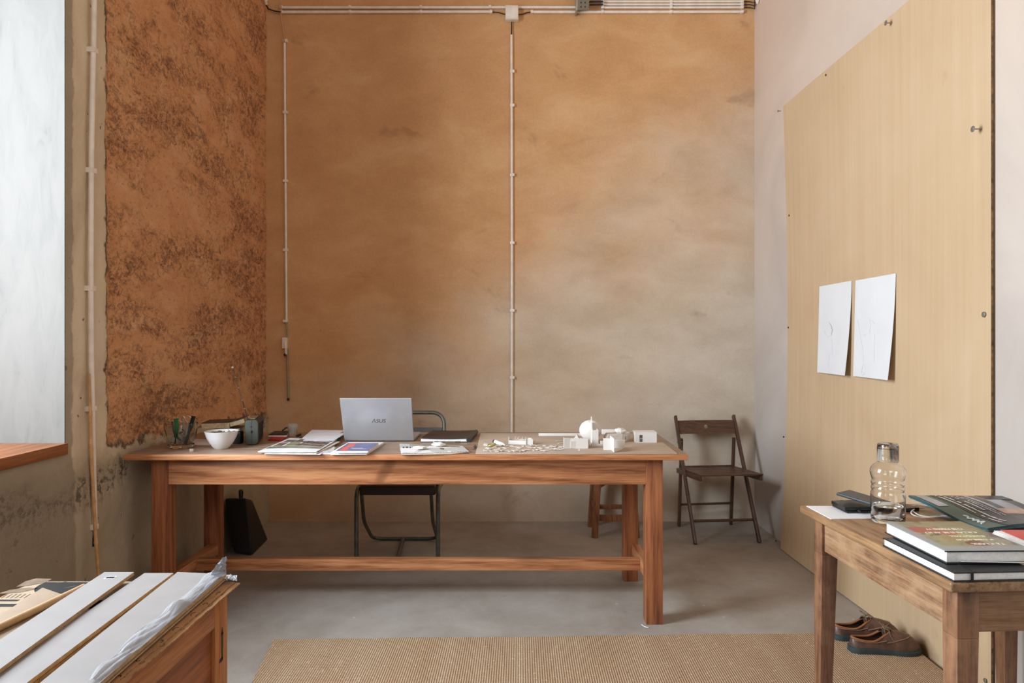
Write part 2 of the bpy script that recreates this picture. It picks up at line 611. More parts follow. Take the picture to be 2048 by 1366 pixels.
mb = MB()
add_sheet(mb, W1[1], YB, 0, ZC, .02)
add_sheet(mb, W1[0], W1[1], 0, W1[2], .02)
mb.box(XL - .03, XL, W1[0], W1[1], W1[3], ZC)
mb.box(XL - .03, XL, W2[1], W1[0], 0, ZC)
mb.box(XL - .03, XL, W2[0], W2[1], 0, W2[2])
mb.box(XL - .03, XL, W2[0], W2[1], W2[3], ZC)
mb.box(XL - .03, XL, YR, W2[0], 0, ZC)
struct(mb.build('wall_left', m_left), 'rough concrete wall with rust-red earth field beside the window', 'wall')
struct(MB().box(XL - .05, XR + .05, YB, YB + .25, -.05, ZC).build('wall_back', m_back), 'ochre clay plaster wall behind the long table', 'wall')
struct(MB().box(XR, XR + .25, YR, YB, -.05, ZC).build('wall_right', m_right), 'pale plaster wall behind the large tan board', 'wall')
struct(MB().box(XO, XR + .25, YR - .25, YR, -.05, ZC).build('wall_rear', solid('dark_umber_plaster', (84, 70, 60), .9)))
struct(MB().box(XO, XR + .25, YR - .25, YB + .25, -.12, 0).build('floor', m_floor), 'bare grey brown concrete floor', 'floor')
struct(MB().box(XO, XR + .25, YR - .25, YB + .25, ZC, ZC + .15).build('ceiling', m_ceil))


def window(name, w, label=None):
    y0, y1, z0, z1 = w
    r = bpy.data.objects.new(name, None)
    COL.objects.link(r)
    r.location = (XL, (y0 + y1) / 2, z0)
    r['kind'] = 'structure'
    if label:
        r['label'] = label
        r['category'] = 'window'
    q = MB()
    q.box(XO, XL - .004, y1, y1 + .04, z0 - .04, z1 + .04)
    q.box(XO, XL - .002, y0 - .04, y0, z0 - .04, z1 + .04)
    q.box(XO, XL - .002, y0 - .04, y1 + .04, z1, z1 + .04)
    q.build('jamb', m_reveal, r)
    MB().box(XO, XL + .012, y0 - .01, y1 - .001, z0 - .045, z0, .004).build('sill', m_sill, r)
    q = MB()
    for k in range(3):
        yy = y0 + (y1 - y0) * k / 2
        q.box(XO - .05, XO, yy - .03, yy + .03, z0, z1, .003)
    for zz in (z0 + .03, (z0 + z1) * .5, z1 - .03):
        q.box(XO - .05, XO, y0, y1, zz - .03, zz + .03, .003)
    q.build('window_frame', m_frame, r)
    MB().box(XO - .03, XO - .024, y0, y1, z0, z1).build('pane', M_glass, r)
    L = bpy.data.lights.new(name + '_daylight', 'AREA')
    L.shape = 'RECTANGLE'
    L.size, L.size_y = (z1 - z0) - .1, (y1 - y0) - .4
    lo = bpy.data.objects.new(name + '_daylight', L)
    COL.objects.link(lo)
    lo.location = (XO + .04, (y0 + y1) / 2 - .18, (z0 + z1) / 2)
    lo.rotation_euler = (0, -PI / 2, 0)
    return L


L1 = window('window_1', W1, 'deep window reveal painted brushed white above an orange wooden sill')
L2 = window('window_2', W2)
L1.energy, L2.energy = 200, 25
L1.color = (.83, .93, 1.0)
L2.color = (.83, .93, 1.0)

# added fill light, dressed as unseen high glazing behind the camera
G3 = (-.7, 1.6, 2.7, 5.1)
gw = bpy.data.objects.new('window_3', None)
COL.objects.link(gw)
gw.location = (0, YR, G3[2])
gw['kind'] = 'structure'
q = MB()
for k in range(4):
    xx = G3[0] + (G3[1] - G3[0]) * k / 3
    q.box(xx - .04, xx + .04, YR, YR + .06, G3[2], G3[3], .004)
for zz in (G3[2], (G3[2] + G3[3]) / 2, G3[3]):
    q.box(G3[0], G3[1], YR, YR + .06, zz - .04, zz + .04, .004)
q.build('window_frame', m_frame, gw)
MB().box(G3[0], G3[1], YR + .001, YR + .005, G3[2], G3[3]).build('pane', solid('pale_fill_pane', (225, 230, 235), .2), gw)
L3 = bpy.data.lights.new('window_3_daylight', 'AREA')
L3.shape = 'RECTANGLE'
L3.size, L3.size_y = G3[1] - G3[0] - .1, G3[3] - G3[2] - .1
lo = bpy.data.objects.new('window_3_daylight', L3)
COL.objects.link(lo)
lo.location = ((G3[0] + G3[1]) / 2, YR + .08, (G3[2] + G3[3]) / 2)
lo.rotation_euler = (PI / 2, 0, 0)
L3.energy = 60
L3.color = (.86, .95, 1.0)

wd = bpy.data.worlds.new('overcast_sky')
SC.world = wd
wd.use_nodes = True
bg = wd.node_tree.nodes['Background']
bg.inputs[0].default_value = (.85, .92, 1.0, 1)
bg.inputs[1].default_value = .6
SC.view_settings.view_transform = 'Standard'
SC.view_settings.look = 'None'
SC.view_settings.exposure = 0.25
SC.view_settings.gamma = 1.0
SC.view_settings.use_curve_mapping = False
SC.cycles.max_bounces = 10
SC.cycles.diffuse_bounces = 6
SC.cycles.transmission_bounces = 10
SC.cycles.transparent_max_bounces = 12
SC.cycles.sample_clamp_indirect = 6.0
SC.cycles.caustics_reflective = False
# ================================================================== LONG TABLE
TZ = .785
PINE = ((208, 146, 102), (178, 116, 76), (130, 76, 46))
m_pineX = wood('honey_pine_long_grain', *PINE, 'X', 1.0, .42)
m_apron = wood('honey_pine_with_knot', *PINE, 'X', 1.0, .42, 1.2, True, None, (-.10, .705))
m_pineZ = wood('honey_pine_upright_grain', (172, 108, 70), (146, 86, 54), (106, 58, 36), 'Z', 1.0, .42)
m_pineY = wood('honey_pine_cross_grain', *PINE, 'Y', 1.0, .42)
m_top = wood('worn_dull_table_top', (162, 140, 123), (144, 120, 102), (114, 92, 76), 'X', .9, .42, .6, True, (166, 148, 132))
m_topedge = wood('sanded_pine_edge', (212, 154, 108), (190, 126, 82), (150, 90, 54), 'X', 1.2, .5, .7)
t = thing('work_table', 'long honey pine work table with stretcher, covered in papers and models', 'table', (-.51, 3.45, 0))
mb = MB()
mb.box(-1.764, .748, 3.085, 3.823, TZ - .026, TZ, .003)
mb.build('tabletop', m_top, t)
MB().box(-1.764, .748, 3.068, 3.085, TZ - .026, TZ, .004).build('edge_strip', m_topedge, t)
for x0, y0 in ((-1.677, 3.136), (.573, 3.136), (-1.697, 3.70), (.556, 3.70)):
    MB().box(x0, x0 + .077, y0, y0 + .077, 0, TZ - .0265, .004).build('leg', m_pineZ, t)
MB().box(-1.6, .573, 3.140, 3.166, .637, TZ - .0265, .002).build('apron', m_apron, t)
MB().box(-1.62, .556, 3.745, 3.77, .637, TZ - .0265, .002).build('apron', m_pineX, t)
MB().box(-1.672, -1.645, 3.213, 3.70, .637, TZ - .0265, .002).build('apron', m_pineY, t)
MB().box(.602, .629, 3.213, 3.70, .637, TZ - .0265, .002).build('apron', m_pineY, t)
MB().box(-1.672, -1.617, 3.213, 3.70, .143, .2, .003).build('stretcher', m_pineY, t)
MB().box(.600, .645, 3.213, 3.70, .143, .2, .003).build('stretcher', m_pineY, t)
MB().box(-1.617, .600, 3.445, 3.488, .143, .2, .003).build('stretcher', m_pineX, t)

# ================================================================== SMALL TABLE
SZ = .75
OAK = ((178, 140, 106), (150, 110, 78), (104, 72, 50))
m_oakX = wood('scuffed_oak_long', *OAK, 'X', 1.6, .55, .7, True, (120, 84, 56))
m_oakY = wood('scuffed_oak_deep', *OAK, 'Y', 1.6, .55, .7, True, (196, 160, 124))
m_oakZ = wood('scuffed_oak_upright', (150, 106, 76), (122, 82, 58), (84, 54, 38), 'Z', 1.6, .5, .8, True, (170, 126, 92))
m_oaktop = wood('stained_oak_top', (184, 146, 108), (156, 118, 82), (108, 78, 54), 'Y', 1.1, .45, .7, True, (126, 100, 78))
SR = math.radians(3.4)
st = thing('side_table', 'scuffed oak side table holding books and bottle beside the tan board', 'table', (.92, 2.27, 0), SR)
W_, D_ = .705, .73


def loc(m, name, mat):
    return m.build(name, mat, st, world=False)


loc(MB().box(0, W_, -D_, 0, SZ - .024, SZ, .006, 3), 'tabletop', m_oaktop)


def taper_leg(cx, cy, sx, sy):
    a, c = .052, .036
    top = [(cx, cy), (cx + sx * a, cy), (cx + sx * a, cy + sy * a), (cx, cy + sy * a)]
    bot = [(cx, cy), (cx + sx * c, cy), (cx + sx * c, cy + sy * c), (cx, cy + sy * c)]
    m = MB()
    if sx * sy < 0:
        top, bot = top[::-1], bot[::-1]
    mid = [(x, y, SZ - .14) for x, y in top]
    tp = [(x, y, SZ - .0245) for x, y in top]
    bt = [(x, y, 0) for x, y in bot]
    m.prism(bt, mid, .002)
    m.prism(mid, tp, .002)
    return m


for cx, cy, sx, sy in ((.034, -.03, 1, -1), (W_ - .014, -.03, -1, -1), (.036, -D_ + .03, 1, 1), (W_ - .014, -D_ + .03, -1, 1)):
    loc(taper_leg(cx, cy, sx, sy), 'leg', m_oakZ)
zb = SZ - .128
loc(MB().box(.042, .064, -D_ + .082, -.082, zb, SZ - .0245, .002), 'apron', m_oakY)
loc(MB().box(W_ - .046, W_ - .024, -D_ + .082, -.082, zb, SZ - .0245, .002), 'apron', m_oakY)
loc(MB().box(.088, W_ - .067, -D_ + .036, -D_ + .058, zb, SZ - .0245, .002), 'apron', m_oakX)
loc(MB().box(.086, W_ - .067, -.058, -.036, zb, SZ - .0245, .002), 'apron', m_oakX)

# ================================================================== STEEL CHAIR
m_tube = solid('grey_green_painted_steel', (104, 106, 98), .38, .55, .12, 30)
m_slate = solid('slate_grey_panel', (92, 92, 94), .45)
m_bseat = solid('dark_brown_seat_board', (52, 36, 34), .4)
ch = thing('tubular_chair', 'grey steel tube chair with dark seat tucked behind the long table', 'chair', (-.73, 4.25, 0))
xl, xr = -.953, -.478
pts = [(xr, 4.02, .012), (xr, 4.02, .43), (xr, 4.36, .415), (xr - .01, 4.44, .83), (xl + .01, 4.44, .83), (xl, 4.36, .415), (xl, 4.02, .43), (xl, 4.02, .012)]
MB().tube(fillet(pts, .085, 8), .0125, 12).build('frame', m_tube, ch)
pts = [(xr - .045, 4.06, .40), (xr - .048, 4.16, .20), (xr - .055, 4.46, .013), (xl + .0, 4.46, .013), (xl + .012, 4.16, .20), (xl + .02, 4.06, .40)]
MB().tube(fillet(pts, .07, 8), .011, 12).build('rear_legs', m_tube, ch)
mb = MB()
mb.tube([(-.755, 4.46, .014), (-.715, 4.02, .014)], .012, 12)
mb.tube([(xl, 4.02, .014), (xr, 4.02, .014)], .011, 12)
mb.build('foot_brace', m_tube, ch)
MB().box(xl + .016, xr - .016, 4.03, 4.40, .388, .446, .012, 3).build('seat', m_bseat, ch)
MB().sheet(lambda u, v: (xl + .015 + (xr - xl - .03) * u, 4.415 + .025 * math.sin(PI * u) * .6, .60 + .135 * v), 12, 3, .01).build('backrest', m_slate, ch)

# ================================================================== FOLDING CHAIR
m_walnut = wood('dark_walnut_stain', (104, 72, 56), (80, 54, 42), (54, 36, 28), 'Z', 1.4, .4, .5, False)
m_walnutX = wood('dark_walnut_slats', (110, 74, 56), (86, 56, 42), (60, 40, 30), 'X', 1.4, .4, .5, False)
R0, R1, F0, F1 = Vector((1.084, 4.80, 0)), Vector((1.504, 4.85, 0)), Vector((1.112, 4.363, 0)), Vector((1.529, 4.395, 0))


def C(u, v, z):
    p = R0.lerp(R1, u).lerp(F0.lerp(F1, u), v)
    return Vector((p.x, p.y, z))


fc = thing('folding_chair', 'dark brown slatted wooden folding chair in the corner by the pale wall', 'chair', C(.5, .5, 0))


def lean(z):                       # v of the long back-and-front leg at height z
    return .985 - 1.02 * z / .77


for u in (0, 1):
    a, c = C(u, .985, .002), C(u, lean(.765), .765)
    m = MB()
    m.beam(a, c, .019, .034, (0, 1, 0), .004)
    m.build('front_leg', m_walnut, fc)
for u in (.055, .945):
    MB().beam(C(u, .0, .002), C(u, .13, .62), .019, .030, (0, 1, 0), .004).build('rear_leg', m_walnut, fc)
for u0, z in ((.055, .42), (.055, .155)):
    v = .0 + .13 * z / .62
    MB().tube([C(u0, v, z), C(1 - u0, v, z)], .008, 10).build('rung', m_walnut, fc)
MB().tube([C(.0, lean(.13), .13), C(1, lean(.13), .13)], .009, 10).build('rung', m_walnut, fc)
for u in (.035, .965):
    MB().beam(C(u, -.02, .388), C(u, 1.12, .428), .018, .034, (0, 0, 1), .006).build('seat_rail', m_walnut, fc)
for k in range(7):
    v = .10 + k * .155
    zz = .388 + .04 * (v + .02) / 1.14 + .021
    MB().hexa([C(.02, v, zz - .005), C(.98, v, zz - .005), C(.98, v + .125, zz), C(.02, v + .125, zz), C(.02, v, zz + .006), C(.98, v, zz + .006), C(.98, v + .125, zz + .011), C(.02, v + .125, zz + .011)], .002).build('seat_slat', m_walnutX, fc)
# backrest board with a round finger hole
mb = MB()
hw, hh, hr = .47, .043, .014
angs = sorted([2 * PI * k / 40 for k in range(40)] + [math.atan2(s * hh, q * hw * .42) % (2 * PI) for s in (1, -1) for q in (1, -1)])


def rail(u, dz, off):
    z = .693 + dz
    bow = .022 * (1 - (2 * u) ** 2) - .008
    p = C(.5 + u, lean(z), z)
    return p + Vector((0, bow + off, 0))


layers = []
for off in (-.006, .006):
    rings = []
    for k in range(7):
        f = k / 6
        ring = []
        for a in angs:
            ca, sa = math.cos(a), math.sin(a)
            L = min(.42 * hw / abs(ca) if abs(ca) > 1e-6 else 9, hh / abs(sa) if abs(sa) > 1e-6 else 9)
            rr = hr + (L - hr) * f
            ring.append(mb.bm.verts.new(rail(rr * ca / .42, rr * sa, off)))
        rings.append(ring)
    layers.append(rings)
n = len(angs)
for rings in layers:
    for A, B in zip(rings, rings[1:]):
        for k in range(n):
            mb._f([A[k], A[(k + 1) % n], B[(k + 1) % n], B[k]])
for q in (0, -1):
    A, B = layers[0][q], layers[1][q]
    for k in range(n):
        mb._f([A[k], A[(k + 1) % n], B[(k + 1) % n], B[k]])
bmesh.ops.recalc_face_normals(mb.bm, faces=mb.bm.faces[:])
mb.build('backrest', m_walnutX, fc)
for u in (0, 1):
    MB().tube([C(u, lean(.60), .60) - Vector((.016, 0, 0)), C(u, lean(.60), .60) + Vector((.016, 0, 0))], .005, 8).build('pivot_bolt', M_steel, fc)

# ================================================================== STOOL
m_stool = wood('tan_carved_stool_wood', (158, 106, 70), (132, 84, 54), (88, 54, 34), 'Z', 1.8, .5, .7, True)
so = thing('wooden_stool', 'low tan wooden stool half hidden behind the table near the folding chair', 'stool', (.62, 4.66, 0))
sx0, sx1, sy0, sy1 = .49, .765, 4.53, 4.80
for x, ox in ((sx0, .028), (sx1, -.028)):
    for y, oy in ((sy0, .02), (sy1, -.02)):
        MB().beam((x, y, 0), (x + ox, y + oy, .45), .040, .040, (0, 1, 0), .004).build('leg', m_stool, so)
MB().box(sx0 + .0, sx1 - .0, sy0 + .0, sy1 - .0, .45, .478, .006).build('seat', m_stool, so)


def carved(y):
    m = MB()
    xs = [sx0 + .03 + (sx1 - sx0 - .06) * k / 16 for k in range(17)]
    bot = [.305 + .05 * math.sin(PI * k / 16) ** .6 for k in range(17)]
    lo = [(x, y - .009, z) for x, z in zip(xs, bot)] + [(xs[-1], y - .009, .449), (xs[0], y - .009, .449)]
    m.prism(lo, [(a, y + .009, c) for a, _, c in lo])
    return m


carved(sy0 + .02).build('apron', m_stool, so)
carved(sy1 - .02).build('apron', m_stool, so)
for x in (sx0 + .026, sx1 - .026):
    MB().box(x - .008, x + .008, sy0 + .04, sy1 - .04, .36, .449, .002).build('apron', m_stool, so)
MB().box(sx0 + .025, sx1 - .025, sy0 + .002, sy0 + .02, .105, .145, .002).build('stretcher', m_stool, so)
MB().box(sx0 + .025, sx1 - .025, sy1 - .022, sy1 - .004, .125, .155, .002).build('stretcher', m_stool, so)
for x in (sx0 + .01, sx1 - .01):
    MB().box(x - .008, x + .008, sy0 + .02, sy1 - .02, .165, .195, .002).build('stretcher', m_stool, so)

# ================================================================== BRIEFCASE
m_bag = solid('black_leather', (18, 18, 20), .55, bmp=.2, bscale=120)
bg_ = thing('briefcase', 'black briefcase leaning in the dark corner under the long table', 'briefcase', (-1.68, 4.3, 0))
bx = [Vector(q) for q in ((-1.607, 4.14, 0), (-1.633, 4.48, 0), (-1.75, 4.48, .02), (-1.72, 4.14, .02), (-1.645, 4.15, .345), (-1.735, 4.47, .262), (-1.785, 4.47, .262), (-1.78, 4.15, .345))]
MB().hexa(bx, .018, 3).build('body', m_bag, bg_)
MB().tube(fillet([(-1.70, 4.20, .318), (-1.705, 4.20, .378), (-1.74, 4.32, .352), (-1.745, 4.32, .30)], .03, 5), .009, 10).build('handle', m_bag, bg_)

# ================================================================== RUG
m_rug, nt, b = new_mat('woven_sisal')
v = coords(nt, (1, 1, 1))
row = nd(nt, 'ShaderNodeTexWave', wave_type='BANDS', bands_direction='X')
row.inputs['Scale'].default_value = 34
row.inputs['Distortion'].default_value = .5
row.inputs['Detail Scale'].default_value = 6
nt.links.new(v, row.inputs['Vector'])
col_ = nd(nt, 'ShaderNodeTexWave', wave_type='BANDS', bands_direction='Y')
col_.inputs['Scale'].default_value = 34
col_.inputs['Distortion'].default_value = 1.2
col_.inputs['Detail Scale'].default_value = 5
nt.links.new(v, col_.inputs['Vector'])
wv = mth(nt, 'MULTIPLY', row.outputs['Fac'], mth(nt, 'ADD', mth(nt, 'MULTIPLY', col_.outputs['Fac'], .75), .25))
tone = noi(nt, coords(nt, (5, .5, 1)), 1.6, 5, .6)
spk = noi(nt, v, 70, 4, .7)
c = ramp(nt, tone, [(.3, (204, 172, 138)), (.5, (218, 190, 156)), (.72, (230, 208, 178))])
c = mixc(nt, mth(nt, 'SUBTRACT', .82, mth(nt, 'MULTIPLY', wv, 1.0)), c, (132, 102, 74))
c = mixc(nt, mth(nt, 'MULTIPLY', step(nt, spk, .58, .70), .6), c, (236, 218, 190))
c = mixc(nt, mth(nt, 'MULTIPLY', step(nt, noi(nt, v, 14, 5, .7), .68, .74), .6), c, (104, 70, 44))
nt.links.new(c, b.inputs['Base Color'])
b.inputs['Roughness'].default_value = .95
bump(nt, b, mth(nt, 'ADD', wv, mth(nt, 'MULTIPLY', spk, .3)), .8, .006)
rg = thing('sisal_rug', 'woven natural sisal rug lying on the concrete floor in the foreground', 'rug', (.3, 2.65, 0))
A0, A1, A2, A3 = Vector((-1.049, 2.94, 0)), Vector((1.645, 3.01, 0)), Vector((1.615, 2.33, 0)), Vector((-.965, 2.33, 0))


def rugp(u, v):
    p = A0.lerp(A1, u).lerp(A3.lerp(A2, u), v)
    e = .004 * noise.noise(p * 18)
    if v == 0:
        p.y += e * 1.5
    if u in (0, 1):
        p.x += e
    return Vector((p.x, p.y, .010 + .0025 * noise.noise(p * 3)))


MB().sheet(rugp, 90, 24, .009).build('weave', m_rug, rg)
m_bind = solid('tan_binding_tape', (176, 132, 88), .9, bmp=.4, bscale=120)
MB().sheet(lambda u, v: rugp(0.0 + .010 * u, v) + Vector((0, 0, .002)), 2, 60, .002).build('binding', m_bind, rg)
# ================================================================== BOARD ON THE RIGHT WALL
def board_x(y, z):
    far = sm(2.7, 4.28, y)
    prof = .008 + (.045 * ((1.35 - z) / 1.35) ** 2 if z < 1.35 else .028 * ((z - 1.35) / 1.39) ** 2)
    gap = .007 * (1 - far) + prof * far
    return XR - gap - .009


m_board, nt, b = new_mat('tan_fibreboard')
v = coords(nt, (1, 1, 1))
f = noi(nt, coords(nt, (1, 14, .35)), 2.2, 5, .6)
cl = noi(nt, v, 1.6, 4, .55, .5)
c = ramp(nt, mth(nt, 'ADD', mth(nt, 'MULTIPLY', f, .45), mth(nt, 'MULTIPLY', cl, .55)), [(.3, (190, 160, 125)), (.5, (198, 170, 136)), (.72, (206, 180, 148))])
st_ = noi(nt, coords(nt, (1, 1.4, .9)), 4.0, 5, .65)
c = mixc(nt, mth(nt, 'MULTIPLY', step(nt, st_, .66, .78), .35), c, (178, 134, 90))
# scuffed damp stain low down behind the shoes
sy = nd(nt, 'ShaderNodeSeparateXYZ')
nt.links.new(v, sy.inputs[0])
ay = mth(nt, 'DIVIDE', mth(nt, 'ADD', sy.outputs[1], .50), .13)
az = mth(nt, 'DIVIDE', mth(nt, 'SUBTRACT', sy.outputs[2], .02), .075)
rr_ = mth(nt, 'ADD', mth(nt, 'ADD', mth(nt, 'MULTIPLY', ay, ay), mth(nt, 'MULTIPLY', az, az)), mth(nt, 'MULTIPLY', noi(nt, v, 16, 4), .9))
stn = nd(nt, 'ShaderNodeMapRange', interpolation_type='SMOOTHSTEP')
nt.links.new(rr_, stn.inputs['Value'])
stn.inputs['From Min'].default_value = 1.5
stn.inputs['From Max'].default_value = .35
c = mixc(nt, mth(nt, 'MULTIPLY', stn.outputs[0], .75), c, (112, 78, 48))
nt.links.new(c, b.inputs['Base Color'])
b.inputs['Roughness'].default_value = .7
m_bedge = solid('dark_cut_edge', (112, 84, 52), .85, var=.35, scale=60)
bd = thing('fibreboard_panel', 'tall tan fibreboard panel leaning upright against the pale right wall', 'board', (1.64, 3.35, 0))
Y0, Y1, ZT = 2.43, 4.276, 2.743
mb = MB()
mb.sheet(lambda u, v: (board_x(Y1 + (Y0 - Y1) * u, .004 + (ZT - .004) * v), Y1 + (Y0 - Y1) * u, .004 + (ZT - .004) * v), 36, 30, .0085)
o = mb.build('panel', [m_board, m_bedge], bd)
for p in o.data.polygons:
    if abs(p.normal.y) > .7:
        p.material_index = 1
m_screw = solid('galvanised_screw', (150, 146, 138), .4, .7)
m_screwd = solid('dark_screw_head', (84, 66, 50), .5, .5)
for px, py, prot, rr in ((1784, 46, .030, .011), (1658, 150, .004, .006), (1568.5, 222, .016, .008), (1961, 258, .034, .011), (1580, 431, .004, .006), (1967, 629, .006, .010), (1576, 655, .004, .006), (1570, 874, .004, .006), (1565, 1083, .004, .006), (1970, 1361, .006, .008)):
    y = F * 1.655 / (px - VX)
    z = H - (py - VY) * y / F
    z = max(.03, z)
    x = board_x(y, z)
    R = Matrix.Rotation(-PI / 2, 4, 'Y')
    MB().lathe([(0, -.004), (.0022, -.004), (.0022, prot - .003), (rr, prot - .003), (rr, prot - .001), (rr * .5, prot + .001), (0, prot + .001)], 14, (x, y, z), R).build('screw', m_screw if prot > .005 else m_screwd, bd)

# pencil drawings taped on the board
m_sketch_paper = solid('bright_drawing_paper', (222, 222, 224), .85, var=.015, scale=6)
m_graphite = solid('graphite_stroke', (184, 184, 190), .8)
m_graphite2 = solid('dark_graphite_smudge', (140, 140, 150), .8)


def drawing(y_far, y_near, zt, zb, lift, label, strokes):
    def P_(u, v):
        y = y_far + (y_near - y_far) * u
        z = zt + (zb - zt) * v
        return Vector((board_x(y, z) - .003 - lift * (u ** 1.2) * (v ** 1.6) - .012 * v * (1 - u), y, z))
    m = MB()
    m.sheet(P_, 16, 20, -.0006)
    o_ = m.build('pencil_drawing', m_sketch_paper)
    tag(o_, label, 'drawing', 'pencil drawings on the tan board')
    for pts, r, dark in strokes:
        q = [P_(a, c_) + Vector((-.0004, 0, 0)) for a, c_ in pts]
        MB().tube(q, [w_ * .6 for w_ in r] if isinstance(r, list) else r * .6, 6).build('pencil_stroke', m_graphite2 if dark else m_graphite, o_)
    return o_


def curve(pts, n=8):
    """Catmull-Rom through pts"""
    P0 = [pts[0]] + list(pts) + [pts[-1]]
    out = []
    for i in range(1, len(P0) - 2):
        a, b_, c_, d = (Vector(q) for q in P0[i - 1:i + 3])
        for k in range(n):
            t = k / n
            out.append(.5 * ((2 * b_) + (c_ - a) * t + (2 * a - 5 * b_ + 4 * c_ - d) * t * t + (3 * b_ - a - 3 * c_ + d) * t ** 3))
    out.append(Vector(pts[-1]))
    return out


def c2(pts):
    return [(q[0], q[1]) for q in curve([(a, b_, 0) for a, b_ in pts])]


drawing(3.813, 3.445, 1.591, 1.117, .034, 'pencil drawing with one dark smudge, the sheet nearer the room corner', [
    (c2([(.35, .42), (.45, .48), (.47, .54), (.43, .58)]), [.0006 + .0028 * math.sin(PI * min(1, k / 24)) for k in range(25)], True),
    (c2([(.22, .52), (.28, .57), (.38, .58), (.33, .6)]), .0007, False),
    (c2([(.46, .60), (.50, .70), (.53, .80)]), .0006, False),
    (c2([(.43, .78), (.41, .86), (.43, .93)]), .0006, False)])
drawing(3.404, 3.041, 1.588, 1.117, .036, 'pencil drawing of thin outlines and a small scribble, the sheet nearer the free board edge', [
    (c2([(.09, .42), (.15, .53), (.20, .62), (.26, .72), (.30, .85)]), .0009, False),
    (c2([(.40, .40), (.44, .46), (.43, .54), (.42, .56)]), .0010, False),
    (c2([(.46, .42), (.52, .45), (.55, .47)]), .0008, False),
    (c2([(.56, .56), (.57, .70), (.59, .84)]), .0008, False),
    (c2([(.27, .57), (.30, .58), (.33, .56)]), .0010, False),
    (c2([(.28, .90), (.25, .95), (.30, .98), (.36, .94), (.35, .89), (.29, .87), (.26, .93), (.32, .96)]), .0009, False)])

# ================================================================== CONDUITS
YW = YB - .012


def bwall(px, py, off=.012):
    return pd(px, py, YB - off)


def clip_back(parent, px, py, vert=True):
    c_ = bwall(px, py, .013)
    m = MB()
    if vert:
        m.box(c_.x - .014, c_.x + .018, YB - .026, YB, c_.z - .010, c_.z + .010, .003)
    else:
        m.box(c_.x - .010, c_.x + .010, YB - .026, YB, c_.z - .0100, c_.z + .0100, .003)
    m.build('clip', M_white_paint, parent)


def conduit(label, pts, r=.0095, name='conduit_pipe', group=None, mat=M_white_paint):
    c_ = pts[len(pts) // 2]
    o_ = thing(name, label, 'conduit', c_, 0, group)
    MB().tube(pts, r, 12).build('pipe', mat, o_)
    return o_


def bp(lst, off=.013):
    return [bwall(a, c_, off) for a, c_ in lst]


cv = conduit('ivory conduit pipe running down the middle of the ochre wall from the junction box', bp([(1023, 70), (1023.5, 250), (1024, 480), (1024, 700), (1023.5, 905)]))
for y in (143, 211, 350, 486, 621, 755):
    clip_back(cv, 1024, y)
cl_ = conduit('thin ivory conduit pipe above the lever switch near the left corner of the ochre wall', bp([(569, 80), (570, 220), (571, 360), (572, 500), (573, 645)]), .0085)
for y in (82, 225, 362, 500, 642):
    clip_back(cl_, 570.5, y)
MB().tube(bp([(562, 0), (562, 30), (566, 60), (569, 84)], .030), .0045, 8).build('cable', solid('tan_cable', (196, 150, 112), .5), cl_)
pt = conduit('upper ivory conduit pipe along the top left of the ochre wall', bp([(560, 15), (780, 15), (1000, 14.5), (1156, 14.5)], .013), .0098)
for x in (563, 700, 842, 980):
    clip_back(pt, x, 14.5, False)
pl_ = conduit('lower ivory conduit pipe along the top left of the ochre wall', bp([(560, 24.5), (780, 24), (985, 23.5)], .013), .0098)
for x in (563, 700, 842, 982):
    clip_back(pl_, x, 24, False)
MB().tube(bp([(980, 24), (998, 25), (1006, 28), (1014, 29)], .016), .004, 8).build('cable', M_black_cable, pl_)
MB().tube(bp([(562, 24), (548, 22), (537, 18), (531, 8)], .03), .005, 8).build('cable', M_black_cable, pl_)
pr_ = conduit('lowest ivory conduit pipe at the top right of the ochre wall', bp([(1063, 24), (1270, 24), (1486, 23.5)], .013), .0098)
for x in (1064, 1205, 1342, 1484):
    clip_back(pr_, x, 24, False)
MB().tube(bp([(1034, 29), (1045, 28.5), (1054, 25), (1066, 24)], .016), .004, 8).build('cable', M_black_cable, pr_)
for yy, ttl in ((15, 'second lowest'), (9, 'second highest'), (3, 'topmost')):
    q = conduit(ttl + ' of the four ivory conduit pipes at the top right of the ochre wall', bp([(1203, yy), (1345, yy), (1486, yy - .3)], .013), .0085)
    for x in (1205, 1342, 1484):
        clip_back(q, x, yy, False)
    MB().tube([*bp([(1484, yy), (1500, yy + .5)], .016), *[pd(1509, yy + 3, YB - .03)], Vector((XR - .016, YB - .06, bwall(0, yy - 6).z))], .004, 8).build('cable', M_black_cable, q)
for k in range(3):
    zz = bwall(0, 8 + k * 5).z
    x0 = XR - .012
    conduit(('inner', 'middle', 'outer')[k] + ' ivory conduit stub at the top of the pale right wall corner', [Vector((x0, YB - .07 - .012 * k, zz)), Vector((x0, YB - .20 - .02 * k, zz + .12 + .02 * k)), Vector((x0, YB - .34 - .02 * k, zz + .26 + .03 * k))], .010)
for k in range(2):
    zz = bwall(0, 10 + 8 * k).z
    q = conduit(('upper', 'lower')[k] + ' ivory conduit stub at the top of the red earth wall corner', [Vector((XL + .022, YB - .08, zz)), Vector((XL + .022, YB - .2, zz + .10)), Vector((XL + .022, YB - .45, zz + .30))], .010)
jb = thing('junction_box', 'square ivory junction box at the top centre of the ochre wall', 'junction box', bwall(1024, 32))
p0, p1 = bwall(1011, 17, 0), bwall(1037, 45, 0)
MB().box(p0.x, p1.x, YB - .05, YB, p1.z, p0.z, .004).build('body', M_white_paint, jb)
MB().box(p0.x + .004, p1.x - .004, YB - .056, YB - .049, p1.z + .004, p0.z - .004, .003).build('lid', M_white_paint, jb)
MB().tube(bp([(1023.5, 44), (1023.5, 60), (1023, 74)], .016), .004, 8).build('cable', M_black_cable, jb)
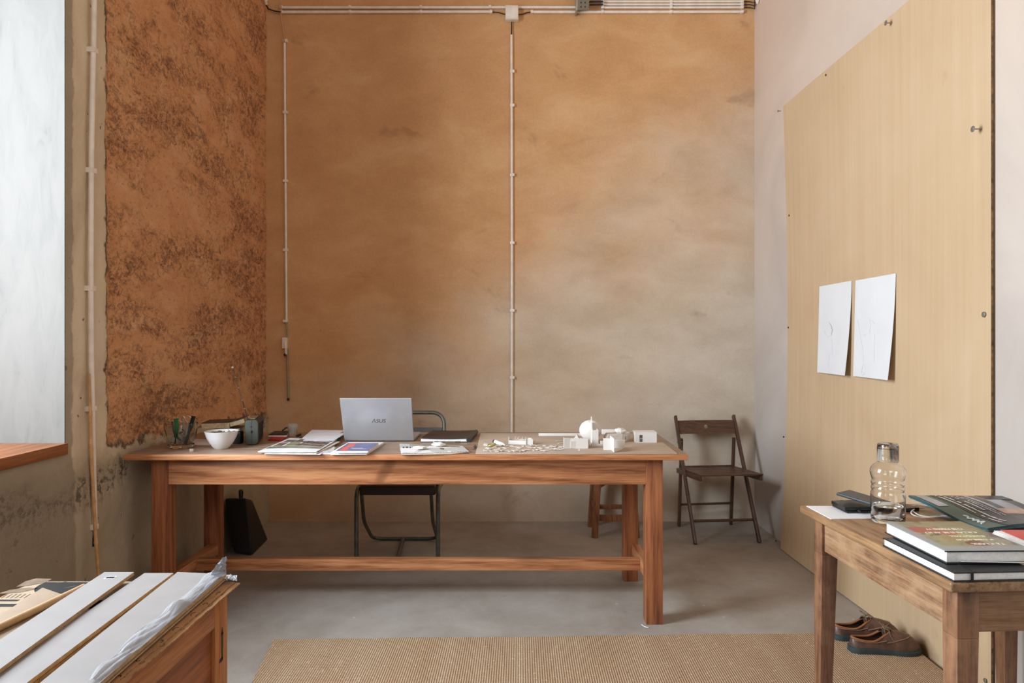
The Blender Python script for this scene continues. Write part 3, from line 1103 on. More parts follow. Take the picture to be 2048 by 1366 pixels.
# perforated galvanised bracket
tr = thing('perforated_bracket', 'grey perforated metal cable tray end by the conduits at the top edge', 'bracket', pd(1166, 10, YB - .09))
m_tray, nt, b = new_mat('perforated_zinc')
tcv = coords(nt, (1, 1, 1))
mr = nd(nt, 'ShaderNodeVectorMath', operation='FRACTION')
sc_ = nd(nt, 'ShaderNodeVectorMath', operation='SCALE')
sc_.inputs['Scale'].default_value = 34
nt.links.new(tcv, sc_.inputs[0])
nt.links.new(sc_.outputs[0], mr.inputs[0])
sx_ = nd(nt, 'ShaderNodeSeparateXYZ')
nt.links.new(mr.outputs[0], sx_.inputs[0])
hx = mth(nt, 'MULTIPLY', mth(nt, 'LESS_THAN', mth(nt, 'ABSOLUTE', mth(nt, 'SUBTRACT', sx_.outputs[0], .5)), .13), mth(nt, 'LESS_THAN', mth(nt, 'ABSOLUTE', mth(nt, 'SUBTRACT', sx_.outputs[2], .5)), .2))
nt.links.new(mixc(nt, hx, (128, 120, 106), (20, 18, 16)), b.inputs['Base Color'])
b.inputs['Roughness'].default_value = .5
b.inputs['Metallic'].default_value = .3
a0, a1 = pd(1155, 20.5, YB - .09), pd(1178, 20.5, YB - .09)
MB().hexa([a0 + Vector((0, -.004, 0)), a1 + Vector((0, -.004, 0)), a1, a0, a0 + Vector((.014, -.004, .3)), a1 + Vector((.014, -.004, .3)), a1 + Vector((.014, 0, .3)), a0 + Vector((.014, 0, .3))]).build('face', m_tray, tr)
c0 = a0 + Vector((-.012, .0, 0))
MB().hexa([c0 + Vector((0, -.004, 0)), a0 + Vector((0, -.004, 0)), a0 + Vector((0, .089, 0)), c0 + Vector((0, .089, 0)), c0 + Vector((.014, -.004, .3)), a0 + Vector((.014, -.004, .3)), a0 + Vector((.014, .089, .3)), c0 + Vector((.014, .089, .3))], .002).build('flange', solid('zinc_flange', (168, 160, 146), .5, .3), tr)
for k in range(2):
    MB().tube(bp([(1176, 3.5 + 6 * k), (1190, 3.2 + 6 * k), (1206, 3 + 6 * k)], .05), .007, 8).build('cable', M_black_cable, tr)

# lever switch with its rod
sw = thing('lever_switch', 'small ivory lever switch with black knob and hanging grey rod on ochre wall', 'switch', bwall(572, 690))
p0, p1 = bwall(567, 675, 0), bwall(576, 697, 0)
MB().box(p0.x, p1.x, YB - .032, YB, p1.z, p0.z, .003).build('body', M_white_paint, sw)
MB().beam(bwall(571, 684, .040), bwall(572.5, 709, .044), .013, .010, (0, 1, 0), .003).build('lever', M_white_paint, sw)
MB().ball(bwall(569.5, 709.5, .046), .0095, 8).build('knob', solid('dark_knob', (38, 20, 22), .35), sw)
m_rod = solid('grey_green_rod', (150, 142, 118), .4, .3)
MB().tube(bp([(573, 643), (574, 676)], .013), .0045, 8).build('rod', m_rod, sw)
MB().tube(bp([(574.5, 696), (575.5, 750), (576.5, 797)], .016), .007, 10).build('rod', m_rod, sw)
MB().tube(bp([(576.5, 796), (576.6, 801)], .016), .0085, 10).build('end_cap', M_black_cable, sw)

# conduit on the left pillar
def lw(px, py, off=.018):
    return pX(px, py, XL + off)


cp = conduit('long ivory conduit pipe on the concrete pillar beside the window', [lw(a, c_, .021) for a, c_ in ((189, -60), (188, 60), (185.5, 160), (183, 300), (182, 450), (181.8, 580), (182.5, 700), (184.5, 820), (187, 940), (190, 1056))], .0105)
m = MB()
for y, x in ((102, 184), (342, 181), (577, 179.5), (817, 181), (1053, 185)):
    c_ = lw(x, y, .010)
    m = MB()
    m.box(XL - .005, XL + .032, c_.y - .022, c_.y + .010, c_.z - .011, c_.z + .011, .003)
    m.build('clip', M_white_paint, cp)
MB().tube([lw(189.5, 1050, .020), lw(188.5, 1075, .016), lw(188, 1092, .012)], .007, 8).build('cable', M_black_cable, cp)
# bamboo cane
m_bamboo = solid('dry_bamboo', (196, 148, 96), .45, var=.16, scale=18)
bc = thing('bamboo_cane', 'thin dry bamboo cane leaning on the concrete pillar under the window', 'cane', (-1.745, 2.84, 0))
cane = [(178, 747, .024), (180.5, 830, .034), (182, 899, .040), (187, 1003, .050), (192, 1085, .058), (197, 1148, .064), (204, 1280, .078), (207, 1330, .084)]
pp = [pX(a, c_, XL + o_) for a, c_, o_ in cane]
pp[-1].z = .006
MB().tube(pp, [.004, .0055, .0065, .007, .007, .007, .007, .007], 10).build('stalk', m_bamboo, bc)
for k in (1, 2, 3, 4, 6):
    d = (pp[k] - pp[k - 1]).normalized()
    MB().tube([pp[k] - d * .004, pp[k] + d * .004], .0086, 10).build('node', m_bamboo, bc)
# ================================================================== THINGS ON THE LONG TABLE
T = TZ + .0005


def tp(px, py, dz=0.0):
    return pz(px, py, T + dz)


def slab_quad(mb, q, z0, z1, bevel=.0008):
    """q: four ground points in order; a flat slab between heights z0 and z1"""
    lo = [Vector((p.x, p.y, z0)) for p in q]
    hi = [Vector((p.x, p.y, z1)) for p in q]
    return mb.prism(lo, hi, bevel)


def quad_at(pixels, z):
    return [pz(a, c_, z) for a, c_ in pixels]


# --- laptop
m_silver = solid('silver_laptop_shell', (176, 176, 180), .38, .35, .02)
m_dgrey = solid('dark_grey_metal', (84, 84, 88), .4, .5)
m_screen = solid('dark_screen_glass', (16, 17, 20), .12)
lp = thing('laptop', 'open silver laptop seen from behind on the long table', 'laptop', (-.71, 3.47, T))
hx0, hx1, hy = -.882, -.533, 3.467
MB().box(hx0, hx1, hy + .010, 3.71, T + .002, T + .016, .004, 3).build('base', m_silver, lp)
A_, B_ = Vector((hx0, hy, T + .003)), Vector((hx1, hy, T + .003))
up = Vector((.006, -.118, .222))
nrm = (B_ - A_).cross(up).normalized()
mb = MB()
mb.hexa([A_, B_, B_ + nrm * -.006, A_ + nrm * -.006, A_ + up, B_ + up, B_ + up + nrm * -.006, A_ + up + nrm * -.006], .0025, 3)
lid = mb.build('lid', m_silver, lp)
iv = nrm * -.0064
e = up * .05
s_ = (B_ - A_) * .03
MB().hexa([A_ + iv + e + s_, B_ + iv + e - s_, B_ + iv * 1.04 + e - s_, A_ + iv * 1.04 + e + s_, A_ + iv + up - e + s_, B_ + iv + up - e - s_, B_ + iv * 1.04 + up - e - s_, A_ + iv * 1.04 + up - e + s_]).build('screen', m_screen, lid)
mb = MB()
for r in range(5):
    for c_ in range(14):
        x = hx0 + .022 + c_ * .0222
        y = hy + .03 + r * .0195
        mb.box(x, x + .018, y, y + .0155, T + .016, T + .0175)
mb.build('keyboard', m_dgrey, lp)
MB().box(-.765, -.655, hy + .145, hy + .215, T + .016, T + .0165).build('touchpad', m_silver, lp)
lettering('\u039bSUS', .030, frame(A_.lerp(B_, .515) + up * .475 + nrm * .0004, (B_ - A_), up), m_dgrey, lid, shear=.22)

# --- black sketchbook and the pen beside it
m_blackcover = solid('black_cloth_cover', (50, 42, 38), .5, bmp=.15, bscale=200)
m_blackspine = solid('black_cloth_spine', (40, 40, 42), .45)
sb = thing('sketchbook', 'thick black sketchbook with white page block to the right of the laptop', 'book', tp(895, 882))
fl, fr, br, bl = tp(841, 884.5), tp(936, 884.5), tp(951, 868), tp(866, 868)
mb = MB()
slab_quad(mb, [fl, fr, br, bl], T, T + .003)
mb.sheet(lambda u, v: fl.lerp(fr, u).lerp(bl.lerp(br, u), v) + Vector((0, 0, .0215 - .003 * math.sin(PI * u))), 10, 2, .003)
mb.build('cover', m_blackcover, sb)
ins = lambda u, v: fl.lerp(fr, .005 + .985 * u).lerp(bl.lerp(br, .005 + .985 * u), .015 + .97 * v)
mb = MB()
mb.sheet(lambda u, v: ins(u, v) + Vector((0, 0, .0182 - .003 * math.sin(PI * (.005 + .985 * u)))), 10, 2, .015)
mb.build('page_block', M_white_pages, sb)
MB().tube([fr + Vector((.003, 0, .012)), br + Vector((.003, 0, .012))], .0118, 12).build('spine', m_blackspine, sb)
pn = thing('ballpoint_pen', 'grey and silver pen lying in front of the black sketchbook', 'pen', tp(893, 886.5))
a, c_ = tp(866, 886.5) + Vector((0, 0, .005)), tp(921, 886.0) + Vector((0, 0, .005))
dq = c_ - a
MB().tube([a + dq * .04, a + dq * .42], .005, 10).build('grip', solid('dark_grey_rubber', (82, 82, 80), .6), pn)
MB().tube([a + dq * .42, a + dq * .80], .0046, 10).build('barrel', M_steel, pn)
MB().tube([a + dq * .80, a + dq], .0046, 10).build('cap', solid('grey_pen_cap', (86, 86, 84), .5), pn)
MB().tube([a, a + dq * .04], [.0012, .004], 10).build('tip', M_steel, pn)

# --- two paperbacks
m_bluecover = solid('slate_blue_cover', (104, 108, 150), .4, var=.12, scale=20)
m_orange = solid('orange_red_print', (226, 96, 70), .45)
m_lightprint = solid('pale_print', (198, 198, 214), .5)
pb = thing('paperback', 'cream paperback with white spine lying underneath the blue book', 'book', tp(700, 905))
q = quad_at([(661, 910), (733, 910), (768, 888.5), (697, 888.5)], T)
slab_quad(MB(), q, T, T + .0105).build('cover', [M_white_pages], pb)
slab_quad(MB(), [q[0].lerp(q[2], .012) + Vector((0, 0, 0)), q[1].lerp(q[3], .012) + Vector((.0012, 0, 0)), q[2].lerp(q[0], .012) + Vector((.0012, 0, 0)), q[3].lerp(q[1], .012)], T + .0015, T + .009).build('page_block', M_cream_pages, pb)
z0 = T + .0108
bb = thing('paperback', 'blue paperback with orange blocks on its cover, in front of the laptop', 'book', (tp(705, 897).x, tp(705, 897).y, z0))
q = quad_at([(671, 906.0), (735.5, 906.0), (757, 890), (696, 890)], z0)
mb = MB()
slab_quad(mb, q, z0, z0 + .0085)
mb.build('page_block', M_white_pages, bb)
slab_quad(MB(), q, z0 + .0086, z0 + .0094, 0).build('cover', m_bluecover, bb)


def on(q, u, v, z):
    p = q[0].lerp(q[1], u).lerp(q[3].lerp(q[2], u), v)
    return Vector((p.x, p.y, z))


zc = z0 + .0094
mb = MB()
for u0, u1, v0, v1 in ((.10, .30, .06, .26), (.06, .26, .30, .48), (.10, .34, .52, .70), (.08, .30, .76, .93)):
    mb.prism([on(q, u0, v0, zc), on(q, u1, v0, zc), on(q, u1 + .02, v1, zc), on(q, u0 + .02, v1, zc)], [on(q, u0, v0, zc + .0003), on(q, u1, v0, zc + .0003), on(q, u1 + .02, v1, zc + .0003), on(q, u0 + .02, v1, zc + .0003)])
mb.build('cover_print', m_orange, bb)
mb = MB()
for v0, u0, u1 in ((.22, .44, .84), (.30, .36, .70)):
    k = u0
    while k < u1:
        w = .02 + .03 * random.random()
        mb.prism([on(q, k, v0, zc), on(q, k + w, v0, zc), on(q, k + w, v0 + .05, zc), on(q, k, v0 + .05, zc)], [on(q, k, v0, zc + .0003), on(q, k + w, v0, zc + .0003), on(q, k + w, v0 + .05, zc + .0003), on(q, k, v0 + .05, zc + .0003)])
        k += w + .012
mb.build('printed_line', m_lightprint, bb)

# --- newsprint materials
def newsprint(name, paper=(224, 222, 222), ink=(90, 90, 92), sc=95):
    m_, nt_, b_ = new_mat(name)
    br_ = nd(nt_, 'ShaderNodeTexBrick')
    br_.inputs['Scale'].default_value = sc
    br_.inputs['Color1'].default_value = lin(ink)
    br_.inputs['Color2'].default_value = lin(tuple(min(255, x + 70) for x in ink))
    br_.inputs['Mortar'].default_value = lin(paper)
    br_.inputs['Mortar Size'].default_value = .045
    br_.inputs['Bias'].default_value = .2
    br_.inputs['Brick Width'].default_value = .5
    br_.inputs['Row Height'].default_value = .22
    v_ = coords(nt_)
    nt_.links.new(v_, br_.inputs['Vector'])
    blk = noi(nt_, v_, 11, 2, .4)
    nt_.links.new(mixc(nt_, step(nt_, blk, .46, .5), paper, br_.outputs['Color']), b_.inputs['Base Color'])
    b_.inputs['Roughness'].default_value = .85
    return m_


m_news = newsprint('newsprint')
m_photo = solid('printed_photo_brown', (90, 76, 64), .9, var=.5, scale=40)
m_photog = solid('printed_photo_green', (106, 106, 84), .9, var=.25, scale=16)
m_photod = solid('printed_photo_dark', (74, 62, 52), .9, var=.7, scale=70)
m_mag = solid('magazine_page', (208, 209, 216), .7, var=.04)
m_magc = solid('magazine_edge_cream', (206, 194, 176), .8, var=.1, scale=60)


def page(parent, pix, z, th, mat, name, sag=0.0, n=10):
    """a loose sheet over four picked corners: front-left, front-right, back-right, back-left, with heights"""
    P4 = [pz(a_, c__, T + h_) for (a_, c__, h_) in pix]

    def fn(u, v):
        p = P4[0].lerp(P4[1], u).lerp(P4[3].lerp(P4[2], u), v)
        return p + Vector((0, 0, z + sag * math.sin(PI * u) * math.sin(PI * v)))
    o_ = MB().sheet(fn, n, n, th).build(name, mat, parent)
    return o_, fn


def patch_on(fn, u0, u1, v0, v1, mat, parent, name, lift=.0006):
    return MB().sheet(lambda u, v: fn(u0 + (u1 - u0) * u, v0 + (v1 - v0) * v) + Vector((0, 0, lift)), 4, 4, .0004).build(name, mat, parent)


# back stack of white papers
wp = thing('paper_stack', 'stack of loose white printed papers leaning against the laptop side', 'paper stack', tp(645, 880))
page(wp, [(603, 885, 0), (657, 885, 0), (690, 869, 0), (622, 868, 0)], .003, .003, m_magc, 'brown_sheet')
for k in range(5):
    j = (random.random() - .5) * 2
    page(wp, [(606 + j, 883.5 - k * .4, 0.004), (664 + j, 883.5 - k * .4, .004), (690 + j * .5, 870 - k * .9, .006), (625 + j, 869 - k * .9, .006)], .004 + .003 * k, .0022, (m_magc if k % 2 else m_mag), 'sheet')
o_, fn = page(wp, [(606, 881, .024), (668, 881, .024), (690, 866.5, .022), (628, 866, .022)], 0, .0012, m_mag, 'top_sheet', .001)
# magazine pile in front
mg = thing('magazine', 'open illustrated magazine with photo spread and folded pages left of the blue book', 'magazine', tp(580, 900))
page(mg, [(520, 907, 0), (662, 909, 0), (672, 896, 0), (560, 890, 0)], .0025, .002, m_mag, 'page', .001)
page(mg, [(528, 909.5, .0), (640, 911, .0), (664, 893, .004), (570, 889, .004)], .004, .0015, m_mag, 'page', .003)
page(mg, [(516, 905.5, .006), (632, 908, .006), (680, 884, .012), (575, 880, .012)], .002, .002, m_magc, 'page', .004)
o_, fn = page(mg, [(515, 904, .010), (633, 904, .012), (674, 880, .018), (579, 877, .018)], .002, .0016, m_mag, 'top_page', .005, 14)
for u0, u1, v0, v1, mt, nm in ((.02, .98, .20, .34, m_photog, 'printed_photo'), (.22, .55, .62, .70, m_photo, 'printed_photo'), (.46, .56, .36, .52, m_photod, 'printed_photo'), (.05, .22, .36, .62, m_photo, 'printed_photo'), (.26, .46, .36, .60, m_photog, 'printed_photo'), (.50, .97, .52, .74, m_photod, 'printed_photo'), (.55, .97, .36, .50, m_photo, 'printed_photo'), (.28, .62, .70, .92, m_photod, 'printed_photo'), (.66, .97, .78, .92, m_photog, 'printed_photo'), (.06, .26, .66, .86, m_photo, 'printed_photo')):
    patch_on(fn, u0, u1, v0, v1, mt, o_, nm)
fl_ = thing('flyer', 'pale printed flyer lying half under the open magazine', 'flyer', tp(660, 898))
page(fl_, [(628, 909, 0), (668, 905, 0), (670, 889, 0), (640, 893, 0)], .0045, .001, m_news, 'sheet')

# --- newspaper in the middle with crumpled scraps
nw = thing('newspaper', 'folded newspaper lying in front of the black sketchbook', 'newspaper', tp(870, 900))
page(nw, [(803, 910.5, 0), (904, 909, 0), (940, 905.5, 0), (799, 890, 0)], .004, .003, m_magc, 'fold', .001)
o_, fn = page(nw, [(802, 908, .004), (938, 904, .004), (925, 893, .006), (799, 888.5, .006)], .003, .0014, m_news, 'top_page', .003, 14)
for u0, u1, v0, v1, mt in ((.55, .93, .70, .86, m_photog), (.16, .52, .80, .94, m_photog), (.60, .66, .28, .50, m_photo)):
    patch_on(fn, u0, u1, v0, v1, mt, o_, 'printed_photo')
mb = MB()
for u0, w in ((.04, .035), (.085, .05), (.145, .03), (.185, .045)):
    mb.sheet(lambda u, v: fn(u0 + w * u * .8, .52 + .12 * v) + Vector((0, 0, .0006)), 2, 2, .0004)
mb.build('headline', M_black, o_)
page(nw, [(866, 909, .001), (938, 906, .001), (936, 904, .001), (862, 906, .001)], .001, .001, solid('dark_green_print', (52, 62, 54), .6), 'under_page')


def crumple(center, rx, ry, rz_, label, name='crumpled_paper', seed=0, mat=None):
    m_ = MB()
    n1, n2 = 20, 14
    rings = []
    for j in range(n2 + 1):
        th = PI * j / n2
        ring = []
        for k in range(n1):
            ph = 2 * PI * k / n1
            d = Vector((math.sin(th) * math.cos(ph), math.sin(th) * math.sin(ph), -math.cos(th)))
            q_ = 1 + .30 * noise.noise(d * 1.9 + Vector((seed, 0, 0))) + .22 * abs(noise.noise(d * 4.5 + Vector((0, seed, 0))))
            ring.append(m_.bm.verts.new(Vector(center) + Vector((d.x * rx * q_, d.y * ry * q_, rz_ + max(-rz_, d.z * rz_ * q_)))))
        rings.append(ring)
    for A__, B__ in zip(rings, rings[1:]):
        for k in range(n1):
            m_._f([A__[k], A__[(k + 1) % n1], B__[(k + 1) % n1], B__[k]])
    bmesh.ops.remove_doubles(m_.bm, verts=m_.bm.verts[:], dist=1e-5)
    o__ = m_.build(name, mat or M_card_white, None, smooth=20)
    return tag(o__, label, 'crumpled paper')


crumple(tp(838, 899, .010) + Vector((0, 0, 0)), .033, .020, .008, 'crumpled white paper scrap on the left half of the newspaper', seed=3)
crumple(tp(877, 893, .010) + Vector((0, 0, 0)), .030, .022, .010, 'crumpled white paper ring on the right half of the newspaper', seed=8)
# little sharpener at the edge of the model base
sp = thing('metal_clip', 'tiny metal clip at the left edge of the grey model board', 'clip', tp(948.5, 895))
MB().beam(tp(947, 897, .004), tp(951, 890, .006), .008, .008, (0, 0, 1), .002).build('jaw', M_steel, sp)
MB().tube([tp(946.5, 896.5, .004), tp(949, 893, .012), tp(951, 889, .006)], .0014, 6).build('handle', M_black_cable, sp)

# --- glass jar holding pens
jb_ = tp(362, 895)
jx, jy = jb_.x, jb_.y
m_cut = glass('cut_glass', (240, 242, 238))
m_tumbler = glass('pressed_glass', (244, 244, 240))
m_tumbler.node_tree.nodes['Principled BSDF'].inputs['Transmission Weight'].default_value = .85
jar = thing('glass_jar', 'thick cut glass jar full of clips, pens and scissors on the table corner', 'jar', (jx, jy, T))


def flute(j, k, n):
    return 1 + (.05 * abs(math.cos(PI * k / 7 + j * .9)) - .025 if 2 <= j <= 5 else (.02 * math.cos(PI * k / 2) if j == 8 else 0))


prof = [(0, T + .0005), (.050, T + .0005), (.056, T + .006), (.058, T + .016), (.064, T + .045), (.067, T + .070), (.071, T + .088), (.0725, T + .092), (.0715, T + .118), (.068, T + .119), (.066, T + .092), (.060, T + .060), (.053, T + .022), (.046, T + .017), (0, T + .015)]
MB().lathe(prof, 56, (jx, jy, 0), flute=flute).build('body', m_cut, jar)


def stick(name, label, cat, x, y, z0_, tip, r, mat, parts=(), n=8):
    p_ = Vector((jx + x, jy + y, T + z0_))
    o__ = thing(name, label, cat, p_)
    d_ = Vector(tip) - p_
    MB().tube([p_, p_ + d_ * .98], r, n).build('shaft', mat, o__)
    for nm, f0, f1, r0, r1, mt in parts:
        MB().tube([p_ + d_ * f0, p_ + d_ * f1], [r0, r1], n).build(nm, mt, o__)
    return o__


m_pencilwood = solid('bare_pencil_wood', (206, 150, 106), .7)
m_greenp = solid('green_plastic', (14, 110, 66), .4)


def jt(px, py, y=jy):
    return pd(px, py, y)


stick('pencil', 'dark pencil with bare wood point standing in the glass jar', 'pencil', -.025, -.004, .02, jt(344, 842), .0036, M_black, (('point', .86, .96, .0037, .001, m_pencilwood), ('lead', .955, .985, .0013, .0004, M_black)))
stick('marker_pen', 'black capped marker at the right side of the glass jar', 'pen', .018, .004, .02, jt(385.5, 831), .0052, M_black)
stick('marker_pen', 'second black marker leaning just right of the other in the glass jar', 'pen', .024, -.006, .02, jt(390, 831.5), .0050, solid('blue_black_plastic', (26, 26, 34), .4))
gr_ = thing('green_holder', 'flat green plastic lead holder poking out of the glass jar', 'pencil holder', (jx - .01, jy, T + .03))
MB().hexa([jt(350, 880, jy - .004), jt(357, 880, jy - .004), jt(357, 880, jy + .004), jt(350, 880, jy + .004), jt(347, 838, jy - .004), jt(357, 836, jy - .004), jt(357, 836, jy + .004), jt(347, 838, jy + .004)], .002).build('body', m_greenp, gr_)
MB().tube([jt(357, 842), jt(354.5, 834)], [.003, .002], 8).build('tip', solid('straw_wood', (214, 190, 130), .6), gr_)
sc1 = thing('scissors', 'scissors standing handles up in the glass jar', 'scissors', (jx, jy + .008, T + .02))
for cx_ in (364.5, 376.5):
    cc_ = jt(cx_, 838, jy + .006)
    MB().tube([cc_ + Vector((.0125 * math.cos(a_), 0, .0145 * math.sin(a_))) for a_ in [2 * PI * k / 24 for k in range(24)]], .0021, 8, True).build('finger_ring', solid('pale_steel_ring', (204, 186, 168), .3, .4), sc1)
for xa, xb in ((366, 374), (375, 367)):
    MB().beam(jt(xa, 845, jy + .006), jt(xb, 888, jy + .008), .006, .0025, (0, 1, 0), .0006).build('blade', M_steel, sc1)
# paper clips and pins in the jar
m_clip = solid('bright_clip_wire', (196, 192, 184), .3, .3)
for k in range(40):
    a_ = random.random() * 2 * PI
    rr_ = random.random() * .036
    p_ = Vector((jx + rr_ * math.cos(a_), jy + rr_ * math.sin(a_), T + .026 + random.random() * .052))
    R_ = Matrix.Rotation(random.random() * 3, 4, 'X') @ Matrix.Rotation(random.random() * 6, 4, 'Z') @ Matrix.Rotation(random.random() * 3, 4, 'Y')
    L_ = .010
    loop = [(-L_, -.003), (L_, -.003), (L_ + .002, 0), (L_, .003), (-L_ * .8, .003), (-L_ * .95, .0012), (-L_ * .8, -.001), (L_ * .6, -.001)]
    o_ = MB().tube([p_ + (R_ @ Vector((a__, b__, 0))) for a__, b__ in loop], .0010 if k % 3 else .0014, 6).build('paper_clip', m_clip if k % 4 else M_black)
    tag(o_, 'loose metal paper clip lying inside the cut glass jar', 'paper clip', 'paper clips inside the cut glass jar')
# sugar-cube sized wooden die
dd = tp(383, 903.5)
R_ = Matrix.Translation((dd.x, dd.y, T + .0072)) @ Matrix.Rotation(.5, 4, 'Z')
dc = thing('wooden_bead', 'small pale square bead on the table in front of the glass jar', 'bead', (dd.x, dd.y, T))
MB().box(-.008, .008, -.007, .007, -.007, .007, .002, 2, R_).build('body', solid('pale_bead', (196, 178, 160), .5), dc)
MB().lathe([(0, -.001), (.0045, -.001), (.0045, .0004), (0, .0004)], 16, (dd.x, dd.y, T + .0147)).build('hole', M_black, dc)
# --- white bowl
bo = tp(443, 897)
bw = thing('bowl', 'white ceramic bowl in front of the books and radio', 'bowl', (bo.x, bo.y, T))
prof = [(0, T + .001), (.030, T), (.033, T + .003), (.040, T + .010), (.054, T + .030), (.066, T + .054), (.0735, T + .078), (.0755, T + .082), (.0745, T + .083), (.071, T + .079), (.063, T + .055), (.050, T + .030), (.032, T + .012), (0, T + .009)]
MB().lathe(prof, 56, (bo.x, bo.y, 0)).build('body', solid('white_glazed_ceramic', (226, 224, 226), .18, var=.02), bw)
cr_ = thing('glass_pebbles', 'dark glassy oddments lying inside the white bowl', 'oddments', (bo.x, bo.y, T + .05))
mb = MB()
for k in range(30):
    a_ = k * 2.4
    r_ = .055 * math.sqrt((k + .5) / 30)
    mb.ball((bo.x + r_ * math.cos(a_), bo.y + r_ * math.sin(a_), T + .067 + .003 * (k % 3)), .012, 6, (1, 1, .6))
mb.build('pebbles', solid('grey_green_glass', (74, 80, 70), .15, var=.5, scale=40), cr_)['kind'] = 'stuff'
crumple((bo.x + .022, bo.y + .012, T + .070), .010, .008, .009, 'small white crumpled wrapper inside the white bowl', 'wrapper', 5)

# --- books behind the bowl
def open_book_stack():
    z = T
    lo = thing('closed_book', 'worn olive book lowest of the stack behind the bowl', 'book', (-1.49, 3.52, z))
    p4 = [Vector((-1.56, 3.47, 0)), Vector((-1.43, 3.47, 0)), Vector((-1.445, 3.62, 0)), Vector((-1.575, 3.61, 0))]
    mb_ = MB()
    slab_quad(mb_, p4, z + .034, z + .040)
    slab_quad(mb_, p4, z, z + .006)
    mb_.build('cover', solid('olive_brown_cover', (108, 92, 70), .6), lo)
    q4 = [p4[0] + Vector((.004, .004, 0)), p4[1] + Vector((-.004, .004, 0)), p4[2] + Vector((-.004, -.004, 0)), p4[3] + Vector((.004, -.004, 0))]
    slab_quad(MB(), q4, z + .006, z + .034).build('page_block', M_cream_pages, lo)
    sb2 = thing('closed_book', 'thin pale book between the opened book and the olive one behind the bowl', 'book', (-1.45, 3.52, z + .0405))
    p5 = [Vector((-1.530, 3.45, 0)), Vector((-1.405, 3.455, 0)), Vector((-1.425, 3.60, 0)), Vector((-1.545, 3.59, 0))]
    slab_quad(MB(), p5, z + .0405, z + .0635).build('page_block', solid('ivory_page_block', (214, 204, 182), .8, var=.06, scale=90), sb2)
    slab_quad(MB(), p5, z + .0637, z + .0655, 0).build('cover', solid('pale_cover', (188, 176, 150), .6), sb2)
    ob = thing('opened_book', 'thick book lying open face down on top of the stack behind the bowl', 'book', (-1.47, 3.5, z + .066))
    zb_ = z + .0660
    p6 = [Vector((-1.584, 3.43, 0)), Vector((-1.449, 3.44, 0)), Vector((-1.482, 3.60, 0)), Vector((-1.612, 3.585, 0))]

    def f1(u, v):
        p_ = p6[0].lerp(p6[1], u).lerp(p6[3].lerp(p6[2], u), v)
        return Vector((p_.x, p_.y, zb_ + .0272 + .003 * u))
    MB().sheet(f1, 8, 4, .026).build('page_block', M_cream_pages, ob)

    def f2(u, v):
        p_ = p6[1].lerp(p6[2], v) + Vector((.068 * u, .006 * u, 0))
        return Vector((p_.x, p_.y, zb_ + .0302 + .020 * u ** 1.1))
    MB().sheet(f2, 6, 4, .020).build('page_block', M_cream_pages, ob)

    def f3(u, v):
        return (f1(u * 2, v) if u <= .5 else f2(u * 2 - 1, v)) + Vector((0, 0, .003))
    MB().sheet(f3, 16, 4, .0022).build('cover', solid('dark_brown_cover', (66, 48, 38), .5), ob)


open_book_stack()
bxp = Vector((-1.395, 3.385, T))
bk = thing('black_box', 'small black box between the bowl and the radio', 'box', (bxp.x, bxp.y, T))
MB().box(bxp.x - .024, bxp.x + .024, bxp.y, bxp.y + .040, T, T + .047, .004).build('body', M_black, bk)
MB().hexa([Vector((bxp.x + a_, bxp.y + c_, T + e_)) for a_, c_, e_ in ((-.034, -.006, .0475), (.026, -.002, .0475), (.026, .042, .0475), (-.034, .042, .0475), (-.024, -.004, .057), (.020, 0, .059), (.020, .042, .059), (-.024, .042, .057))], .002).build('lid', solid('black_brown_leather', (30, 24, 24), .5), bk)
lfp = tp(404, 889.5)
st_p = thing('paper_sheet', 'white paper sheet lying flat between the glass jar and the bowl', 'paper', (lfp.x, lfp.y, T))
slab_quad(MB(), quad_at([(386, 890), (420, 891), (424, 879), (392, 878)], T), T, T + .0015, 0).build('sheet', M_paper, st_p)

# --- radio
m_radio = solid('grey_green_radio_case', (82, 86, 80), .55, .0)
m_radiod = solid('dark_radio_case', (50, 52, 50), .5)
RP = Vector((-1.303, 3.35, T))
rd = thing('radio', 'dark grey portable radio with raised antenna, seen from its end', 'radio', RP, math.radians(14))


def rbox(m_, x0, x1, y0, y1, z0_, z1_, r):
    pts_ = []
    for cx_, cz_, a0 in ((x1 - r, z0_ + r, -PI / 2), (x1 - r, z1_ - r, 0), (x0 + r, z1_ - r, PI / 2), (x0 + r, z0_ + r, PI)):
        pts_ += [(cx_ + r * math.cos(a0 + PI / 2 * k / 6), cz_ + r * math.sin(a0 + PI / 2 * k / 6)) for k in range(7)]
    m_.prism([(x_, y0, z_) for x_, z_ in pts_], [(x_, y1, z_) for x_, z_ in pts_], .002)
    return m_


rbox(MB(), -.031, .031, 0, .20, .001, .122, .016).build('case', m_radiod, rd, world=False)
rbox(MB(), -.029, .029, -.004, .003, .003, .120, .015).build('end_cap', m_radio, rd, world=False)
MB().box(-.0008, .0008, -.0046, -.0038, .004, .119).build('seam', m_radiod, rd, world=False)
MB().box(-.004, .005, -.006, -.003, .058, .071, .001).build('socket', M_black, rd, world=False)
MB().box(-.006, .003, -.0058, -.003, .087, .090).build('socket', M_black, rd, world=False)
MB().box(-.014, .014, .02, .15, .122, .128, .002).build('tuning_panel', solid('brass_panel', (150, 128, 92), .4, .3), rd, world=False)
mb = MB()
for k in range(9):
    mb.box(.0308, .0318, .03 + k * .018, .04 + k * .018, .02, .10)
mb.build('speaker_grille', M_black, rd, world=False)
b0 = RP + Matrix.Rotation(math.radians(14), 3, 'Z') @ Vector((-.018, .01, .122))
tip_ = pd(465, 735, 3.40)
MB().tube([b0, b0.lerp(tip_, .36)], .0026, 8).build('antenna', M_black_cable, rd)
